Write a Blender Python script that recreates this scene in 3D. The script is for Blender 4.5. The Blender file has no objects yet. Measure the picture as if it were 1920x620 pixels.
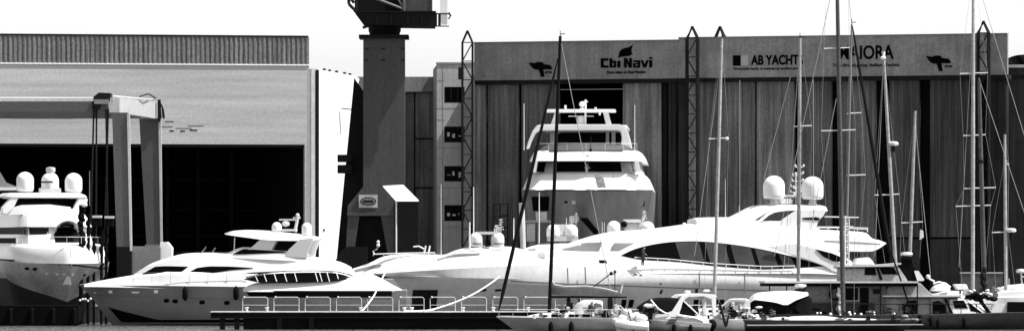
import bpy, bmesh, math, random
from mathutils import Vector, Matrix
from mathutils.bvhtree import BVHTree
random.seed(7)
R = math.radians
FL, YH, CH = 12000.0, 505.0, 4.0        # focal length in photo pixels, horizon row, eye height
C = bpy.context.scene.collection
QZ = 1.2                                 # quay level above the water

# ------------------------------------------------------------------ materials
MATS = {}
def mat(name, g, rough=0.5, noise=0.0, nscale=(1, 1, 1), speck=0.0, bump=0.0, bscale=20.0, metal=0.0, wave=None, spec=0.5, streak=0.0, vary=0.0):
    if name in MATS: return MATS[name]
    m = bpy.data.materials.new(name); m.use_nodes = True
    nt = m.node_tree; N = nt.nodes; L = nt.links
    b = N['Principled BSDF']
    b.inputs['Base Color'].default_value = (g, g, g, 1)
    b.inputs['Roughness'].default_value = rough
    b.inputs['Metallic'].default_value = metal
    b.inputs['Specular IOR Level'].default_value = spec
    tc = N.new('ShaderNodeTexCoord')
    fac = None
    def mul(a, bb):
        if a is None: return bb
        n = N.new('ShaderNodeMath'); n.operation = 'MULTIPLY'
        L.new(a, n.inputs[0]); L.new(bb, n.inputs[1]); return n.outputs[0]
    def layer(scale3, sc, detail, amt, lo=0.3, hi=0.7, rgh=0.55):
        mp = N.new('ShaderNodeMapping'); mp.inputs['Scale'].default_value = scale3
        L.new(tc.outputs['Object'], mp.inputs['Vector'])
        nz = N.new('ShaderNodeTexNoise'); nz.inputs['Scale'].default_value = sc
        nz.inputs['Detail'].default_value = detail; nz.inputs['Roughness'].default_value = rgh
        L.new(mp.outputs[0], nz.inputs['Vector'])
        mr = N.new('ShaderNodeMapRange'); mr.inputs[1].default_value = lo; mr.inputs[2].default_value = hi
        mr.inputs[3].default_value = 1 - amt; mr.inputs[4].default_value = 1 + amt
        L.new(nz.outputs['Fac'], mr.inputs[0]); return mr.outputs[0]
    if noise: fac = mul(fac, layer(nscale, 0.5, 5, noise))
    if streak: fac = mul(fac, layer((3.0, 3.0, 0.10), 0.9, 6, streak, .35, .65, .7))
    if speck: fac = mul(fac, layer((1, 1, 1), 4.5, 2, speck, .35, .65, .8))
    if vary:
        oi = N.new('ShaderNodeObjectInfo'); mr = N.new('ShaderNodeMapRange'); mr.inputs[3].default_value = 1-vary; mr.inputs[4].default_value = 1+vary
        L.new(oi.outputs['Random'], mr.inputs[0]); fac = mul(fac, mr.outputs[0])
    if wave:   # corrugation: (period m, amount)
        sp = N.new('ShaderNodeSeparateXYZ'); L.new(tc.outputs['Object'], sp.inputs[0])
        q = N.new('ShaderNodeMath'); q.operation = 'MULTIPLY'; q.inputs[1].default_value = 2*math.pi/wave[0]
        L.new(sp.outputs['X'], q.inputs[0])
        s = N.new('ShaderNodeMath'); s.operation = 'SINE'; L.new(q.outputs[0], s.inputs[0])
        bp = N.new('ShaderNodeBump'); bp.inputs['Strength'].default_value = wave[1]; bp.inputs['Distance'].default_value = 0.06
        L.new(s.outputs[0], bp.inputs['Height']); L.new(bp.outputs[0], b.inputs['Normal'])
    if fac is not None:
        mx = N.new('ShaderNodeVectorMath'); mx.operation = 'SCALE'
        mx.inputs[0].default_value = (g, g, g); L.new(fac, mx.inputs['Scale'])
        L.new(mx.outputs[0], b.inputs['Base Color'])
    if bump and not wave:
        nz = N.new('ShaderNodeTexNoise'); nz.inputs['Scale'].default_value = bscale; nz.inputs['Detail'].default_value = 4
        L.new(tc.outputs['Object'], nz.inputs['Vector'])
        bp = N.new('ShaderNodeBump'); bp.inputs['Strength'].default_value = bump; bp.inputs['Distance'].default_value = 0.05
        L.new(nz.outputs['Fac'], bp.inputs['Height']); L.new(bp.outputs[0], b.inputs['Normal'])
    MATS[name] = m; return m

WHITE = mat('gelcoat_white', .74, .25, noise=.05)
WHITE2 = mat('gelcoat_offwhite', .55, .35, noise=.10, speck=.06)
HULLG = mat('hull_grey_white', .2, .3, noise=.10, speck=.08, nscale=(.6, .6, 2))
HULLW = mat('hull_white', .76, .22, noise=.06, speck=.03)
HULLB = mat('long_hull_white', .50, .3, streak=.06, noise=.14, speck=.05, nscale=(.3, .3, 1.2))
HULLD = mat('hull_dark', .014, .4, noise=.3, speck=.2)
GREYP = mat('grey_paint', .16, .5, noise=.15, speck=.12)
GLASS = mat('dark_glass', .002, .3, spec=.04)
GLASSG = mat('tinted_windscreen', .20, .3, noise=.25)
BLACK = mat('black_rubber', .004, .8, spec=.05)
ANTIF = mat('antifouling_and_shade', .004, .8, noise=.3, spec=.03)
DARKM = mat('dark_steel', .010, .7, speck=.3, spec=.1)
STEEL = mat('stainless', .70, .25)
ALU = mat('mast_aluminium', .33, .4, speck=.25, noise=.2, nscale=(1, 1, .3))
ALUD = mat('mast_dark', .05, .5, speck=.35, noise=.3, nscale=(1, 1, .3))
MASTB = mat('mast_black', .005, .7, spec=.1)
ROPE = mat('white_rope', .8, .8)
CANVAS = mat('dark_canvas', .006, .85, noise=.3, spec=.05)
SAILC = mat('sail_cover_grey', .08, .8, noise=.35, speck=.2)
PANELW = mat('white_sheet_cladding', .42, .5, noise=.22, nscale=(.12, .12, 2.2), speck=.10, bump=.25, bscale=2.0)
CORRG = mat('corrugated_grey', .15, .55, speck=.25, streak=.35, spec=.2)
FASC = mat('fascia_grey', .19, .6, noise=.24, speck=.18, streak=.15)
DOOR = mat('door_corrugated', .125, .6, noise=.40, speck=.18, streak=.45, nscale=(.5, .5, .25), spec=.15, vary=.22)
DOORL = mat('door_corrugated_light', .16, .6, noise=.40, speck=.18, streak=.45, nscale=(.5, .5, .25), spec=.15, vary=.22)
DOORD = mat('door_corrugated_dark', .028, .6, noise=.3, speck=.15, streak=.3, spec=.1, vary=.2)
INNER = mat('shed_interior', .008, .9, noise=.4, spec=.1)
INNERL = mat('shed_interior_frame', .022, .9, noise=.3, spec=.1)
CONC = mat('pale_concrete', .38, .85, noise=.12, speck=.12, streak=.12)
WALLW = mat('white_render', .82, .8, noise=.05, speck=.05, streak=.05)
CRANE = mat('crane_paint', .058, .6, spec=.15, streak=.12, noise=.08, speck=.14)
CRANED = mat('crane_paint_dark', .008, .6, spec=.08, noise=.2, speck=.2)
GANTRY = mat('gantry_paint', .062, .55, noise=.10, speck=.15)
GANTRY_LIT = mat('gantry_sunlit_paint', .42, .55, noise=.10, speck=.1)  # sunlit copy of the gantry paint, the light put into its colour
QUAY = mat('quay_concrete', .12, .9, noise=.3, speck=.2)
PIERM = mat('pier_concrete', .005, .9, noise=.3, speck=.2, spec=.1)
PIERT = mat('pier_edge', .6, .8, noise=.2, speck=.2)
INK = mat('sign_black', .003, .8, spec=0)
INKG = mat('sign_light_grey', .34, .6)
INKT = mat('sign_small_black', .006, .8, spec=0)
SKIN = mat('skin', .3, .6)
WOODD = mat('weathered_grey_planks', .115, .7, noise=.3, speck=.25)
DOORR = mat('door_corrugated_shabby', .062, .6, noise=.40, speck=.15, streak=.5, nscale=(.5, .5, .25), spec=.1, vary=.2)
WOOD = mat('weathered_white_planks', .25, .6, noise=.2, speck=.2)
HILL = mat('hill_scrub', .006, .9, spec=0, noise=.5, speck=.3)

# ------------------------------------------------------------------ frames
class Fr:
    """local frame of a thing: origin at column px, distance D, turned by yaw degrees"""
    def __init__(s, px, D, yaw=0, z0=0.0):
        s.X, s.Y, s.yaw, s.z0 = (px-960)*D/FL, D, R(yaw), z0
        s.c, s.s = math.cos(s.yaw), math.sin(s.yaw)
    def loc(s, px, py, yl=0.0):
        k = (px-960)/FL
        x = -(s.X - yl*s.s - k*(s.Y + yl*s.c))/(s.c - k*s.s)
        Dp = s.Y + x*s.s + yl*s.c
        return x, CH + (YH-py)*Dp/FL - s.z0
    def p3(s, px, py, yl=0.0):
        x, z = s.loc(px, py, yl); return Vector((x, yl, z))
    def loc2(s, px, py, x=0.0):
        k = (px-960)/FL
        y = (s.X + x*s.c - k*(s.Y + x*s.s))/(s.s + k*s.c)
        return y, CH + (YH-py)*(s.Y + x*s.s + y*s.c)/FL - s.z0
    def q3(s, px, py, x=0.0):
        y, z = s.loc2(px, py, x); return Vector((x, y, z))
    def pts2(s, L, x=0.0): return [s.loc2(a, b, x) for a, b in L]
    def pts(s, L, yl=0.0): return [s.loc(a, b, yl) for a, b in L]

def thing(name, label, cat, fr, group=None):
    o = bpy.data.objects.new(name, None); C.objects.link(o)
    o.location = (fr.X, fr.Y, fr.z0); o.rotation_euler = (0, 0, fr.yaw)
    o.empty_display_size = .5
    o['label'] = label; o['category'] = cat
    if group: o['group'] = group
    return o

# ------------------------------------------------------------------ mesh builder
class MB:
    def __init__(s): s.v = []; s.f = []
    def add(s, vs, fs):
        n = len(s.v); s.v += [tuple(v) for v in vs]; s.f += [tuple(i+n for i in f) for f in fs]; return s
    def box(s, x0, x1, y0, y1, z0, z1):
        v = [(x, y, z) for x in (x0, x1) for y in (y0, y1) for z in (z0, z1)]
        return s.add(v, [(0,1,3,2),(4,6,7,5),(0,4,5,1),(2,3,7,6),(0,2,6,4),(1,5,7,3)])
    def corr(s, x0, x1, y0, y1, z0, z1, per=.45, dep=.07):
        """sheet with real trapezoid ribs on its near face"""
        n = max(int(round((x1-x0)/per)), 1); p = (x1-x0)/n; P = [(x0, y0)]
        for i in range(n):
            a = x0+i*p; P += [(a+p*.30, y0), (a+p*.42, y0-dep), (a+p*.78, y0-dep), (a+p*.90, y0)]
        P += [(x1, y0)]; m = len(P); v = []
        for z in (z0, z1): v += [(x, y, z) for x, y in P]+[(x1, y1, z), (x0, y1, z)]
        M_ = m+2; f = [(i, i+1, i+1+M_, i+M_) for i in range(m-1)]
        f += [(m-1, m, m+M_, m-1+M_), (m, m+1, m+1+M_, m+M_), (m+1, 0, M_, m+1+M_), tuple(range(M_))[::-1], tuple(range(M_, 2*M_))]
        return s.add(v, f)
    def prism(s, poly, y0, y1):               # polygon in x,z ; extruded along y
        n = len(poly)
        v = [(x, y0, z) for x, z in poly] + [(x, y1, z) for x, z in poly]
        f = [tuple(range(n)), tuple(range(2*n-1, n-1, -1))]
        f += [(i, i+n, (i+1) % n+n, (i+1) % n) for i in range(n)]
        return s.add(v, f)
    def prismx(s, poly, x0, x1):              # polygon in y,z ; extruded along x
        n = len(poly)
        v = [(x0, y, z) for y, z in poly] + [(x1, y, z) for y, z in poly]
        f = [tuple(range(n)), tuple(range(2*n-1, n-1, -1))]
        f += [(i, i+n, (i+1) % n+n, (i+1) % n) for i in range(n)]
        return s.add(v, f)
    def tube(s, pts, r, n=8):
        pts = [Vector(p) for p in pts]
        rs = r if isinstance(r, (list, tuple)) else [r]*len(pts)
        ring = []
        for i, p in enumerate(pts):
            d = (pts[min(i+1, len(pts)-1)] - pts[max(i-1, 0)]).normalized()
            a = Vector((0, 0, 1)) if abs(d.z) < .9 else Vector((1, 0, 0))
            u = d.cross(a).normalized(); w = d.cross(u)
            ring.append([p + (u*math.cos(2*math.pi*k/n) + w*math.sin(2*math.pi*k/n))*rs[i] for k in range(n)])
        v = [q for rg in ring for q in rg]; f = []
        for i in range(len(pts)-1):
            for k in range(n):
                f.append((i*n+k, i*n+(k+1) % n, (i+1)*n+(k+1) % n, (i+1)*n+k))
        f.append(tuple(range(n))[::-1]); f.append(tuple((len(pts)-1)*n+k for k in range(n)))
        return s.add(v, f)
    def lathe(s, cx, cy, prof, n=20):         # prof: (r,z)
        v = []; f = []
        for r, z in prof:
            for k in range(n):
                a = 2*math.pi*k/n; v.append((cx+r*math.cos(a), cy+r*math.sin(a), z))
        for i in range(len(prof)-1):
            for k in range(n): f.append((i*n+k, i*n+(k+1) % n, (i+1)*n+(k+1) % n, (i+1)*n+k))
        f.append(tuple(range(n))[::-1]); f.append(tuple((len(prof)-1)*n+k for k in range(n)))
        return s.add(v, f)
    def ball(s, c, r, sx=1, sy=1, sz=1, n=14, m=8):
        v = []; f = []
        for i in range(m+1):
            t = math.pi*i/m; rr = max(math.sin(t), .02)
            for k in range(n):
                a = 2*math.pi*k/n
                v.append((c[0]+r*sx*rr*math.cos(a), c[1]+r*sy*rr*math.sin(a), c[2]-r*sz*math.cos(t)))
        for i in range(m):
            for k in range(n): f.append((i*n+k, i*n+(k+1) % n, (i+1)*n+(k+1) % n, (i+1)*n+k))
        f.append(tuple(range(n))[::-1]); f.append(tuple(m*n+k for k in range(n)))
        return s.add(v, f)
    def sections(s, secs, axis='x', cap=True):     # secs: list of half-sections [(x,y,z)...] bottom centre -> top centre
        v = []; f = []
        full = []
        for sc in secs:
            full.append([tuple(p) for p in sc] + [(p[0], -p[1], p[2]) for p in reversed(sc)])
        m = len(full[0])
        for fl in full: v += fl
        for i in range(len(full)-1):
            for k in range(m): f.append((i*m+k, i*m+(k+1) % m, (i+1)*m+(k+1) % m, (i+1)*m+k))
        if cap:
            f.append(tuple(range(m))); f.append(tuple((len(full)-1)*m+k for k in range(m))[::-1])
        return s.add(v, f)
    def bvh(s): return BVHTree.FromPolygons([Vector(v) for v in s.v], s.f)
    def build(s, name, m, parent=None, smooth=False, ang=35, label=None, bevel=0):
        me = bpy.data.meshes.new(name); me.from_pydata(s.v, [], s.f)
        bm = bmesh.new(); bm.from_mesh(me)
        bmesh.ops.remove_doubles(bm, verts=bm.verts, dist=1e-4)
        bmesh.ops.dissolve_degenerate(bm, edges=bm.edges, dist=1e-4)
        bmesh.ops.recalc_face_normals(bm, faces=bm.faces)
        if bevel: bmesh.ops.bevel(bm, geom=[e for e in bm.edges if e.calc_face_angle(0) > .6], offset=bevel, segments=2, affect='EDGES')
        bm.to_mesh(me); bm.free()
        if smooth:
            for p in me.polygons: p.use_smooth = True
            me.set_sharp_from_angle(angle=R(ang))
        me.materials.append(m)
        o = bpy.data.objects.new(name, me); C.objects.link(o)
        if parent is not None: o.parent = parent
        if label: o['label'] = label
        return o

def tag(o, label, cat, group=None):
    o['label'] = label; o['category'] = cat
    if group: o['group'] = group
    return o

def poly_at(P, t):
    """point at fraction t (by x) of a polyline given left->right"""
    x0, x1 = P[0][0], P[-1][0]; x = x0 + (x1-x0)*t
    for (a, b), (c, d) in zip(P, P[1:]):
        if x <= c + 1e-9: return x, b + (d-b)*((x-a)/(c-a) if c != a else 0)
    return P[-1]

def smoothp(P, n=3):
    """Catmull-Rom through a polyline"""
    if len(P) < 3: return P
    out = []
    for i in range(len(P)-1):
        p0, p1, p2, p3 = P[max(i-1, 0)], P[i], P[i+1], P[min(i+2, len(P)-1)]
        for k in range(n):
            t = k/n
            out.append(tuple(.5*((2*b)+(-a+c)*t+(2*a-5*b+4*c-d)*t*t+(-a+3*b-3*c+d)*t**3) for a, b, c, d in zip(p0, p1, p2, p3)))
    out.append(tuple(P[-1])); return out

def patch(bv, top, bot, n=14, m=3, off=.025, depth=.06, side=-1, fallback=None):
    """thin curved panel lying on a surface: outline in local x,z ; thrown onto the surface along y"""
    mb = MB(); g = []
    last = fallback
    for i in range(n+1):
        t = i/n; xt, zt = poly_at(top, t); xb, zb = poly_at(bot, t); col = []
        for j in range(m+1):
            u = j/m; x = xt+(xb-xt)*u; z = zt+(zb-zt)*u
            h = bv.ray_cast(Vector((x, side*60, z)), Vector((0, -side, 0)))
            y = h[0].y if h[0] is not None else last
            if y is None: y = 0
            last = y
            col.append((x, y, z))
        g.append(col)
    v = []; M_ = m+1
    for col in g:
        for x, y, z in col: v.append((x, y+side*off, z))
    for col in g:
        for x, y, z in col: v.append((x, y-side*depth, z))
    K = (n+1)*M_; f = []
    for i in range(n):
        for j in range(m):
            a = i*M_+j; f.append((a, a+1, a+M_+1, a+M_)); f.append((a+K, a+M_+K, a+M_+1+K, a+1+K))
    for i in range(n):
        for j in (0, m):
            a = i*M_+j; f.append((a, a+M_, a+M_+K, a+K))
    for j in range(m):
        for i in (0, n):
            a = i*M_+j; f.append((a, a+1, a+1+K, a+K))
    return mb.add(v, f)

def hull(xb, xs, B, zs, rake, tm=.45, tum=None, zk=-.6, trans=.9, fl=(2.4, 1.9, 1.5), bul=0.0, knz=.62, stern_rake=0.0, N=26, deckdrop=0.0):
    """hull: bow tip at xb, transom at xs, half beam B; zs(t) sheer height; returns MB"""
    mb = MB(); d = 1 if xs > xb else -1; secs = []
    for i in range(N+1):
        t = (i/N)**1.35
        def hb(f, p): 
            u = min(t/tm, 1); w = 1-(1-u)**p
            q = max(0, (t-.6)/.4); return B*f*w*(1-(1-trans)*q*q)
        L = abs(xs-xb); z1 = zs(t)
        def xx(r): return xb + d*(r + (L-r+stern_rake*(1-0))*t if False else r + (L-r)*t)
        xsh, xkn, xch, xk = xx(0), xx(rake*.33), xx(rake*.9), xx(rake*1.25)
        if tum is not None:      # knuckle below a rounded, inward leaning topside
            kz = z1*(tum + (.92-tum)*max(0, 1-t/.30)**1.2)
            fs = 1-.15*min(t/.10, 1)
            secs.append([(xk, 0, zk), (xch, hb(.66, fl[2]), .12), (xch*.55+xkn*.45, hb(.84, (fl[1]*.4+fl[2]*.6)), kz*.52), (xkn, hb(1.0, fl[1]), kz), (xkn*.7+xsh*.3, hb(1.0, fl[1])*.996, kz+(z1-kz)*.3),
                         (xkn*.3+xsh*.7, hb(fs*.5+.5*.99, fl[0])*.985, kz+(z1-kz)*.72), (xsh, hb(fs, fl[0]), z1), (xsh+d*.05, max(hb(fs, fl[0])-.2, 0), z1+.02), (xsh+d*.1, 0, z1+.08)])
            continue
        secs.append([(xk, 0, zk), (xch+.0, hb(.80, fl[2])*.98, .12), ((xkn+xch)/2, hb(.93, (fl[1]+fl[2])/2), z1*knz*.5+.06),
                     (xkn, hb(.985, fl[1]), z1*knz), (xsh, hb(1.0, fl[0]), z1),
                     (xsh+d*.05, max(hb(1.0, fl[0])-.12, 0), z1+.02), (xsh+d*.1, max(hb(1.0, fl[0])-.18, 0), z1-deckdrop), (xsh+d*.1, 0, z1-deckdrop+.08)])
    return mb.sections(secs)

def ssec(x, zb, zt, wb, wt, r):
    r = min(r, max((zt-zb)*.9, .01), wt*.6)
    return [(x, 0, zb), (x, wb, zb), (x, wb+(wt-wb)*.5, zb+(zt-r-zb)*.5), (x, wt, zt-r), (x, wt-.12*r, zt-.6*r), (x, wt-.45*r, zt-.2*r), (x, wt-1.1*r, zt), (x, wt*.45, zt+.03*wt), (x, 0, zt+.045*wt)]

def ss(stations, n=4):
    """superstructure lofted through stations (x, zb, zt, wb, wt, r)"""
    st = smoothp([tuple(map(float, q)) for q in stations], n)
    return MB().sections([ssec(*q) for q in st])

def ssp(fr, L, yl=0.0, n=4):
    """same, stations in photo terms (px, py_bottom, py_top, wb, wt, r)"""
    out = []
    for px, pb, pt, wb, wt, r in L:
        x, zt = fr.loc(px, pt, yl); _, zb = fr.loc(px, pb, yl)
        out.append((x, zb, zt, wb, wt, r))
    return ss(out, n)

def dome(fr, px, py0, py1, yl, parent, wpx=None, neck=True, name='satellite_dome', m=None):
    """radome: top at row py0, underside at py1"""
    x, z1 = fr.loc(px, py0, yl); _, z0 = fr.loc(px, py1, yl)
    h = z1-z0; Dp = fr.Y + x*fr.s + yl*fr.c
    r = (wpx*Dp/FL/2) if wpx else h*.43
    prof = [(r*.25, z0), (r*.86, z0+.02*h), (r*.97, z0+.07*h), (r, z0+.18*h)]
    hh = max(h-r*.95, .3*h)
    for k in range(0, 9):
        a = math.pi/2*k/8; prof.append((max(r*math.cos(a), .02), z0+hh+(h-hh)*math.sin(a)))
    o = MB().lathe(x, yl, prof, 24).build(name, m or WHITE, parent, True, 50)
    if neck: MB().lathe(x, yl, [(r*.6, z0-.32*h), (r*.32, z0-.12*h), (r*.3, z0+.01)], 12).build('dome_pedestal', WHITE2, parent, True)
    return o

def rail(fr_pts, h, parent, nposts=8, r=.028, mid=True, m=STEEL, name='railing'):
    mb = MB(); P = [Vector(p) for p in fr_pts]
    up = Vector((0, 0, h)); mb.tube([p+up for p in P], r, 6)
    if mid: mb.tube([p+up*.5 for p in P], r*.7, 6)
    segs = [(P[i+1]-P[i]).length for i in range(len(P)-1)]; T = sum(segs)
    for k in range(nposts+1):
        d = T*k/nposts; i = 0
        while i < len(segs)-1 and d > segs[i]: d -= segs[i]; i += 1
        q = P[i]+(P[i+1]-P[i])*(d/segs[i] if segs[i] else 0); mb.tube([q, q+up], r*.8, 6)
    return mb.build(name, m, parent)

def whip(fr, px, py0, py1, yl, parent, r=.035, m=STEEL, px1=None, name='whip_antenna'):
    a = fr.p3(px, py1, yl); b = fr.p3(px if px1 is None else px1, py0, yl)
    return MB().tube([a, b], [r, r*.6], 6).build(name, m, parent)

def antenna_cluster(fr, px, py0, py1, yl, parent, k=1.0, seed=1):
    rnd = random.Random(seed); mb = MB()
    a = fr.p3(px, py1, yl); b = fr.p3(px, py0, yl); mb.tube([a, b], .07*k, 6); H = b.z-a.z
    for q in range(5):
        z = a.z + H*(.25+.17*q); w = (.55-.06*q)*k*rnd.uniform(.6, 1.1)
        mb.tube([(a.x-w, yl, z), (a.x+w, yl, z+.04)], .045*k, 6)
        for s_ in (-1, 1):
            if rnd.random() < .8: mb.ball((a.x+s_*w, yl, z+.12*k), .085*k, 1, 1, 1.2, 10, 6)
    mb.ball((b.x, yl, b.z), .12*k)
    return mb.build('antenna_mast', WHITE2, parent, True, 50)

def fender(fr, px, py0, py1, yl, parent, r=.16, m=BLACK):
    x, z1 = fr.loc(px, py0, yl); _, z0 = fr.loc(px, py1, yl); h = z1-z0
    prof = [(.03, z0), (r*.6, z0+.05*h), (r, z0+.2*h), (r, z0+.75*h), (r*.6, z0+.9*h), (.03, z1)]
    MB().lathe(x, yl, prof, 12).build('fender', m, parent, True, 60)

_fonts = {}
def text(fr, s, px0, py0, px1, py1, yl, m, parent, name, bold=0.0, label=None, depth=.04, shear=0.0):
    """lettering fitted to a rectangle given by its photo corners"""
    cu = bpy.data.curves.new('lettering', 'FONT'); cu.body = s; cu.extrude = .02; cu.offset = bold; cu.shear = shear; cu.resolution_u = 4
    t = bpy.data.objects.new('tmp_text', cu); C.objects.link(t)
    dg = bpy.context.evaluated_depsgraph_get(); me = bpy.data.meshes.new_from_object(t.evaluated_get(dg))
    bpy.data.objects.remove(t); bpy.data.curves.remove(cu)
    xs = [v.co.x for v in me.vertices]; ys = [v.co.y for v in me.vertices]
    ax, az = fr.loc(px0, py1, yl); bx, bz = fr.loc(px1, py0, yl)
    sx = (bx-ax)/(max(xs)-min(xs)); sy = (bz-az)/(max(ys)-min(ys)); mx, my = min(xs), min(ys)
    # follow the slope of the wall only through real perspective: the row is level on the wall
    for v in me.vertices:
        x, y, z = v.co; v.co = (ax+(x-mx)*sx, yl-depth if z > 0 else yl+.01, az+(y-my)*sy)
    me.materials.clear(); me.materials.append(m); me.name = name
    o = bpy.data.objects.new(name, me); C.objects.link(o); o.parent = parent
    if label: o['label'] = label
    return o

def plate(fr, pts, yl, m, parent, name, th=.05, label=None, back=.0):
    return MB().prism(fr.pts(pts, yl), yl-th, yl+back).build(name, m, parent, label=label)

# ================================================================== SETTING
def structure(o): o['kind'] = 'structure'; return o
# water: one big sheet
wm = bpy.data.materials.new('sea_water'); wm.use_nodes = True
nt = wm.node_tree; N = nt.nodes; L = nt.links; b = N['Principled BSDF']
b.inputs['Base Color'].default_value = (.10, .10, .10, 1); b.inputs['Roughness'].default_value = .12; b.inputs['IOR'].default_value = 1.33
tc = N.new('ShaderNodeTexCoord')
def wn(sc, s, d):
    mp = N.new('ShaderNodeMapping'); mp.inputs['Scale'].default_value = sc; L.new(tc.outputs['Object'], mp.inputs['Vector'])
    nz = N.new('ShaderNodeTexNoise'); nz.inputs['Scale'].default_value = s; nz.inputs['Detail'].default_value = d; L.new(mp.outputs[0], nz.inputs['Vector']); return nz
n1 = wn((.55, .07, 1), .8, 3); n2 = wn((1, .25, 1), 1.6, 2)
ad = N.new('ShaderNodeMath'); ad.operation = 'ADD'; L.new(n1.outputs['Fac'], ad.inputs[0]); L.new(n2.outputs['Fac'], ad.inputs[1])
bp = N.new('ShaderNodeBump'); bp.inputs['Strength'].default_value = 1.0; bp.inputs['Distance'].default_value = .8
L.new(ad.outputs[0], bp.inputs['Height']); L.new(bp.outputs[0], b.inputs['Normal'])
mb = MB(); mb.add([(-3000, -200, 0), (3000, -200, 0), (3000, 6000, 0), (-3000, 6000, 0)], [(0, 1, 2, 3)])
structure(mb.build('water', wm))
# quay and yard
mb = MB(); mb.box(-3000, 3000, 489, 6000, -3, QZ)
structure(mb.build('ground', QUAY))
mb = MB(); mb.box(-200, 200, 488.6, 489.4, QZ+.004, QZ+.22)
structure(mb.build('kerb', CONC))
# far hill on the right
fr = Fr(1960, 2400, 0, 0)
mb = MB(); P = []
prof = [(1700, 480), (1780, 300), (1850, 128), (1888, 110), (1905, 104), (1925, 102), (1990, 95), (2100, 70), (2300, 60), (2700, 160), (2900, 480)]
mb = MB(); xs = fr.pts(smoothp(prof, 3))
secs = []
for x, z in xs:
    secs.append([(x, y, z*math.exp(-(y/180.)**2)*(1 if y == 0 else random.uniform(.92, 1.04))) for y in range(-360, 361, 60)])
v = [q for s_ in secs for q in s_]; m_ = len(secs[0]); f = []
for i in range(len(secs)-1):
    for k in range(m_-1): f.append((i*m_+k, i*m_+k+1, (i+1)*m_+k+1, (i+1)*m_+k))
o = mb.add(v, f).build('hill', HILL, None, True); o.location = (fr.X, fr.Y, 0); structure(o)

G_SHED = 'shipyard sheds along the quay'
# ------------------------------------------------------------------ left shed
fr = Fr(580, 530, 11, QZ)
T = thing('shipyard_shed', 'wide white clad shed with grey corrugated roof band and huge dark doorway', 'shed', fr, G_SHED)
xl = fr.loc(-160, 100)[0]
z_top, z_b1, z_b2 = fr.loc(580, 70)[1], fr.loc(580, 121)[1], fr.loc(574, 271)[1]
MB().corr(xl, -.02, -.005, .5, z_b1, z_top, .40, .07).build('corrugated_band', CORRG, T)
MB().box(xl, .0, .0, .5, z_b2, z_b1-.003).build('wall', PANELW, T)
MB().box(xl, -.1, -.11, .5, z_top+.003, z_top+.12).build('roof_edge', DARKM, T)
# sloped eave just under the band: narrow sunlit ledge
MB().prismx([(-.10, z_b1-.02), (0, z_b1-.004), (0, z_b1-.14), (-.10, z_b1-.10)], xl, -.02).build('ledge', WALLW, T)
px_ = fr.loc(571, 300)[0]
MB().box(px_, .0, -.05, .6, 0, z_b2-.003).build('corner_pillar', CONC, T)
MB().box(xl, 0, .55, 60, z_top-.5, z_top-.2).build('roof', CONC, T)
for a, b_, w_, h_ in ((302, 238, 22, 1.6), (318, 246, 8, 2), (330, 241, 30, 1.4), (338, 246.5, 9, 2), (352, 236, 30, 1.2), (356, 245, 14, 2.2), (310, 228, 16, .9), (20, 221, 120, .8)):
    x, z = fr.loc(a, b_); x2_, z2_ = fr.loc(a+w_, b_-h_); MB().box(x, x2_, -.02, .02, z, z2_).build('dented_strip', DARKM if w_ < 20 else GREYP, T)
mb = MB(); mb.box(-.4, -.05, .65, 60, 0, z_top-.55); mb.box(xl, xl+.4, .65, 60, 0, z_top-.55); mb.box(xl+.45, -.45, 40, 40.4, 0, z_top-.55)
mb.build('interior_wall', INNER, T)
mb = MB()
for a in (304, 380, 440, 505):
    x, _ = fr.loc(a, 300); mb.box(x, x+.25, 22, 22.3, 0, z_b2)
for r_ in (332, 390, 440):
    _, z = fr.loc(300, r_); mb.box(xl+1, -1, 22.35, 22.5, z, z+.12)
mb.build('interior_frame', INNERL, T)
_, z = fr.loc(500, 470); MB().box(fr.loc(330, 0)[0], fr.loc(560, 0)[0], 10, 10.3, 0, z).build('interior_partition', INNERL, T)
MB().box(xl, px_, .06, .45, z_b2-.25, z_b2-.01).build('lintel', DARKM, T)

# ------------------------------------------------------------------ bright annex wall
fr = Fr(582, 521, 38, QZ)
T = thing('annex_building', 'narrow bright white rendered annex with sloping top and a dark drainpipe', 'building', fr, G_SHED)
MB().prism(fr.pts([(584, 129), (601, 131), (668, 143), (674, 148), (661, 200), (634, 520), (634, 575), (584, 575)]), 0, .6).build('wall', WALLW, T)
x0, zt_ = fr.loc(583.5, 129, -.1); x1, _ = fr.loc(594, 129, -.1)
MB().box(x0, x1, -.1, -.003, 0, zt_).build('pilaster', CONC, T)
mb = MB()
x, z = fr.loc(595, 490, -.15); _, z2 = fr.loc(595, 131, -.15)
mb.tube([(x, -.15, .05), (x, -.15, z2)], .14, 8)
mb.build('drainpipe', DARKM, T)
for a, b_ in ((612, 133), (622, 135), (635, 137), (650, 140), (660, 142)):
    x, z = fr.loc(a, b_); MB().lathe(x, .3, [(.12, z-.3), (.12, z+.12), (.2, z+.14), (.02, z+.22)], 8).build('roof_vent', DARKM, T)
mb = MB(); p = fr.p3(596, 200, -.2); q = fr.p3(658, 203, -.2)
mb.tube([fr.p3(640, 203, -.12), fr.p3(664, 206, -.9)], .05, 6); mb.build('wall_bracket', DARKM, T)
mb = MB(); 
x, z = fr.loc(606, 432, 0); mb.box(x, x+.14, -.06, .02, z, z+.14); mb.build('wall_light', DARKM, T)
fr2 = Fr(655, 508, 0, QZ)
T = thing('leaning_panel', 'tall dark steel shoring frame leaning between white annex and crane pedestal', 'frame', fr2)
MB().prism(fr2.pts([(664, 146), (682, 172), (682, 498), (630, 498), (646, 330), (661, 178)]), 0, .5).build('panel', CRANED, T)
for r0, r1 in ((290, 304), (309, 325)):
    mb = MB(); x0, z0 = fr2.loc(633, r1); x1, z1 = fr2.loc(661, r0)
    mb.box(x0, x1, -.6, -.01, z0, z1); mb.build('louvre_box', DARKM, T, bevel=.04)

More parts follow.
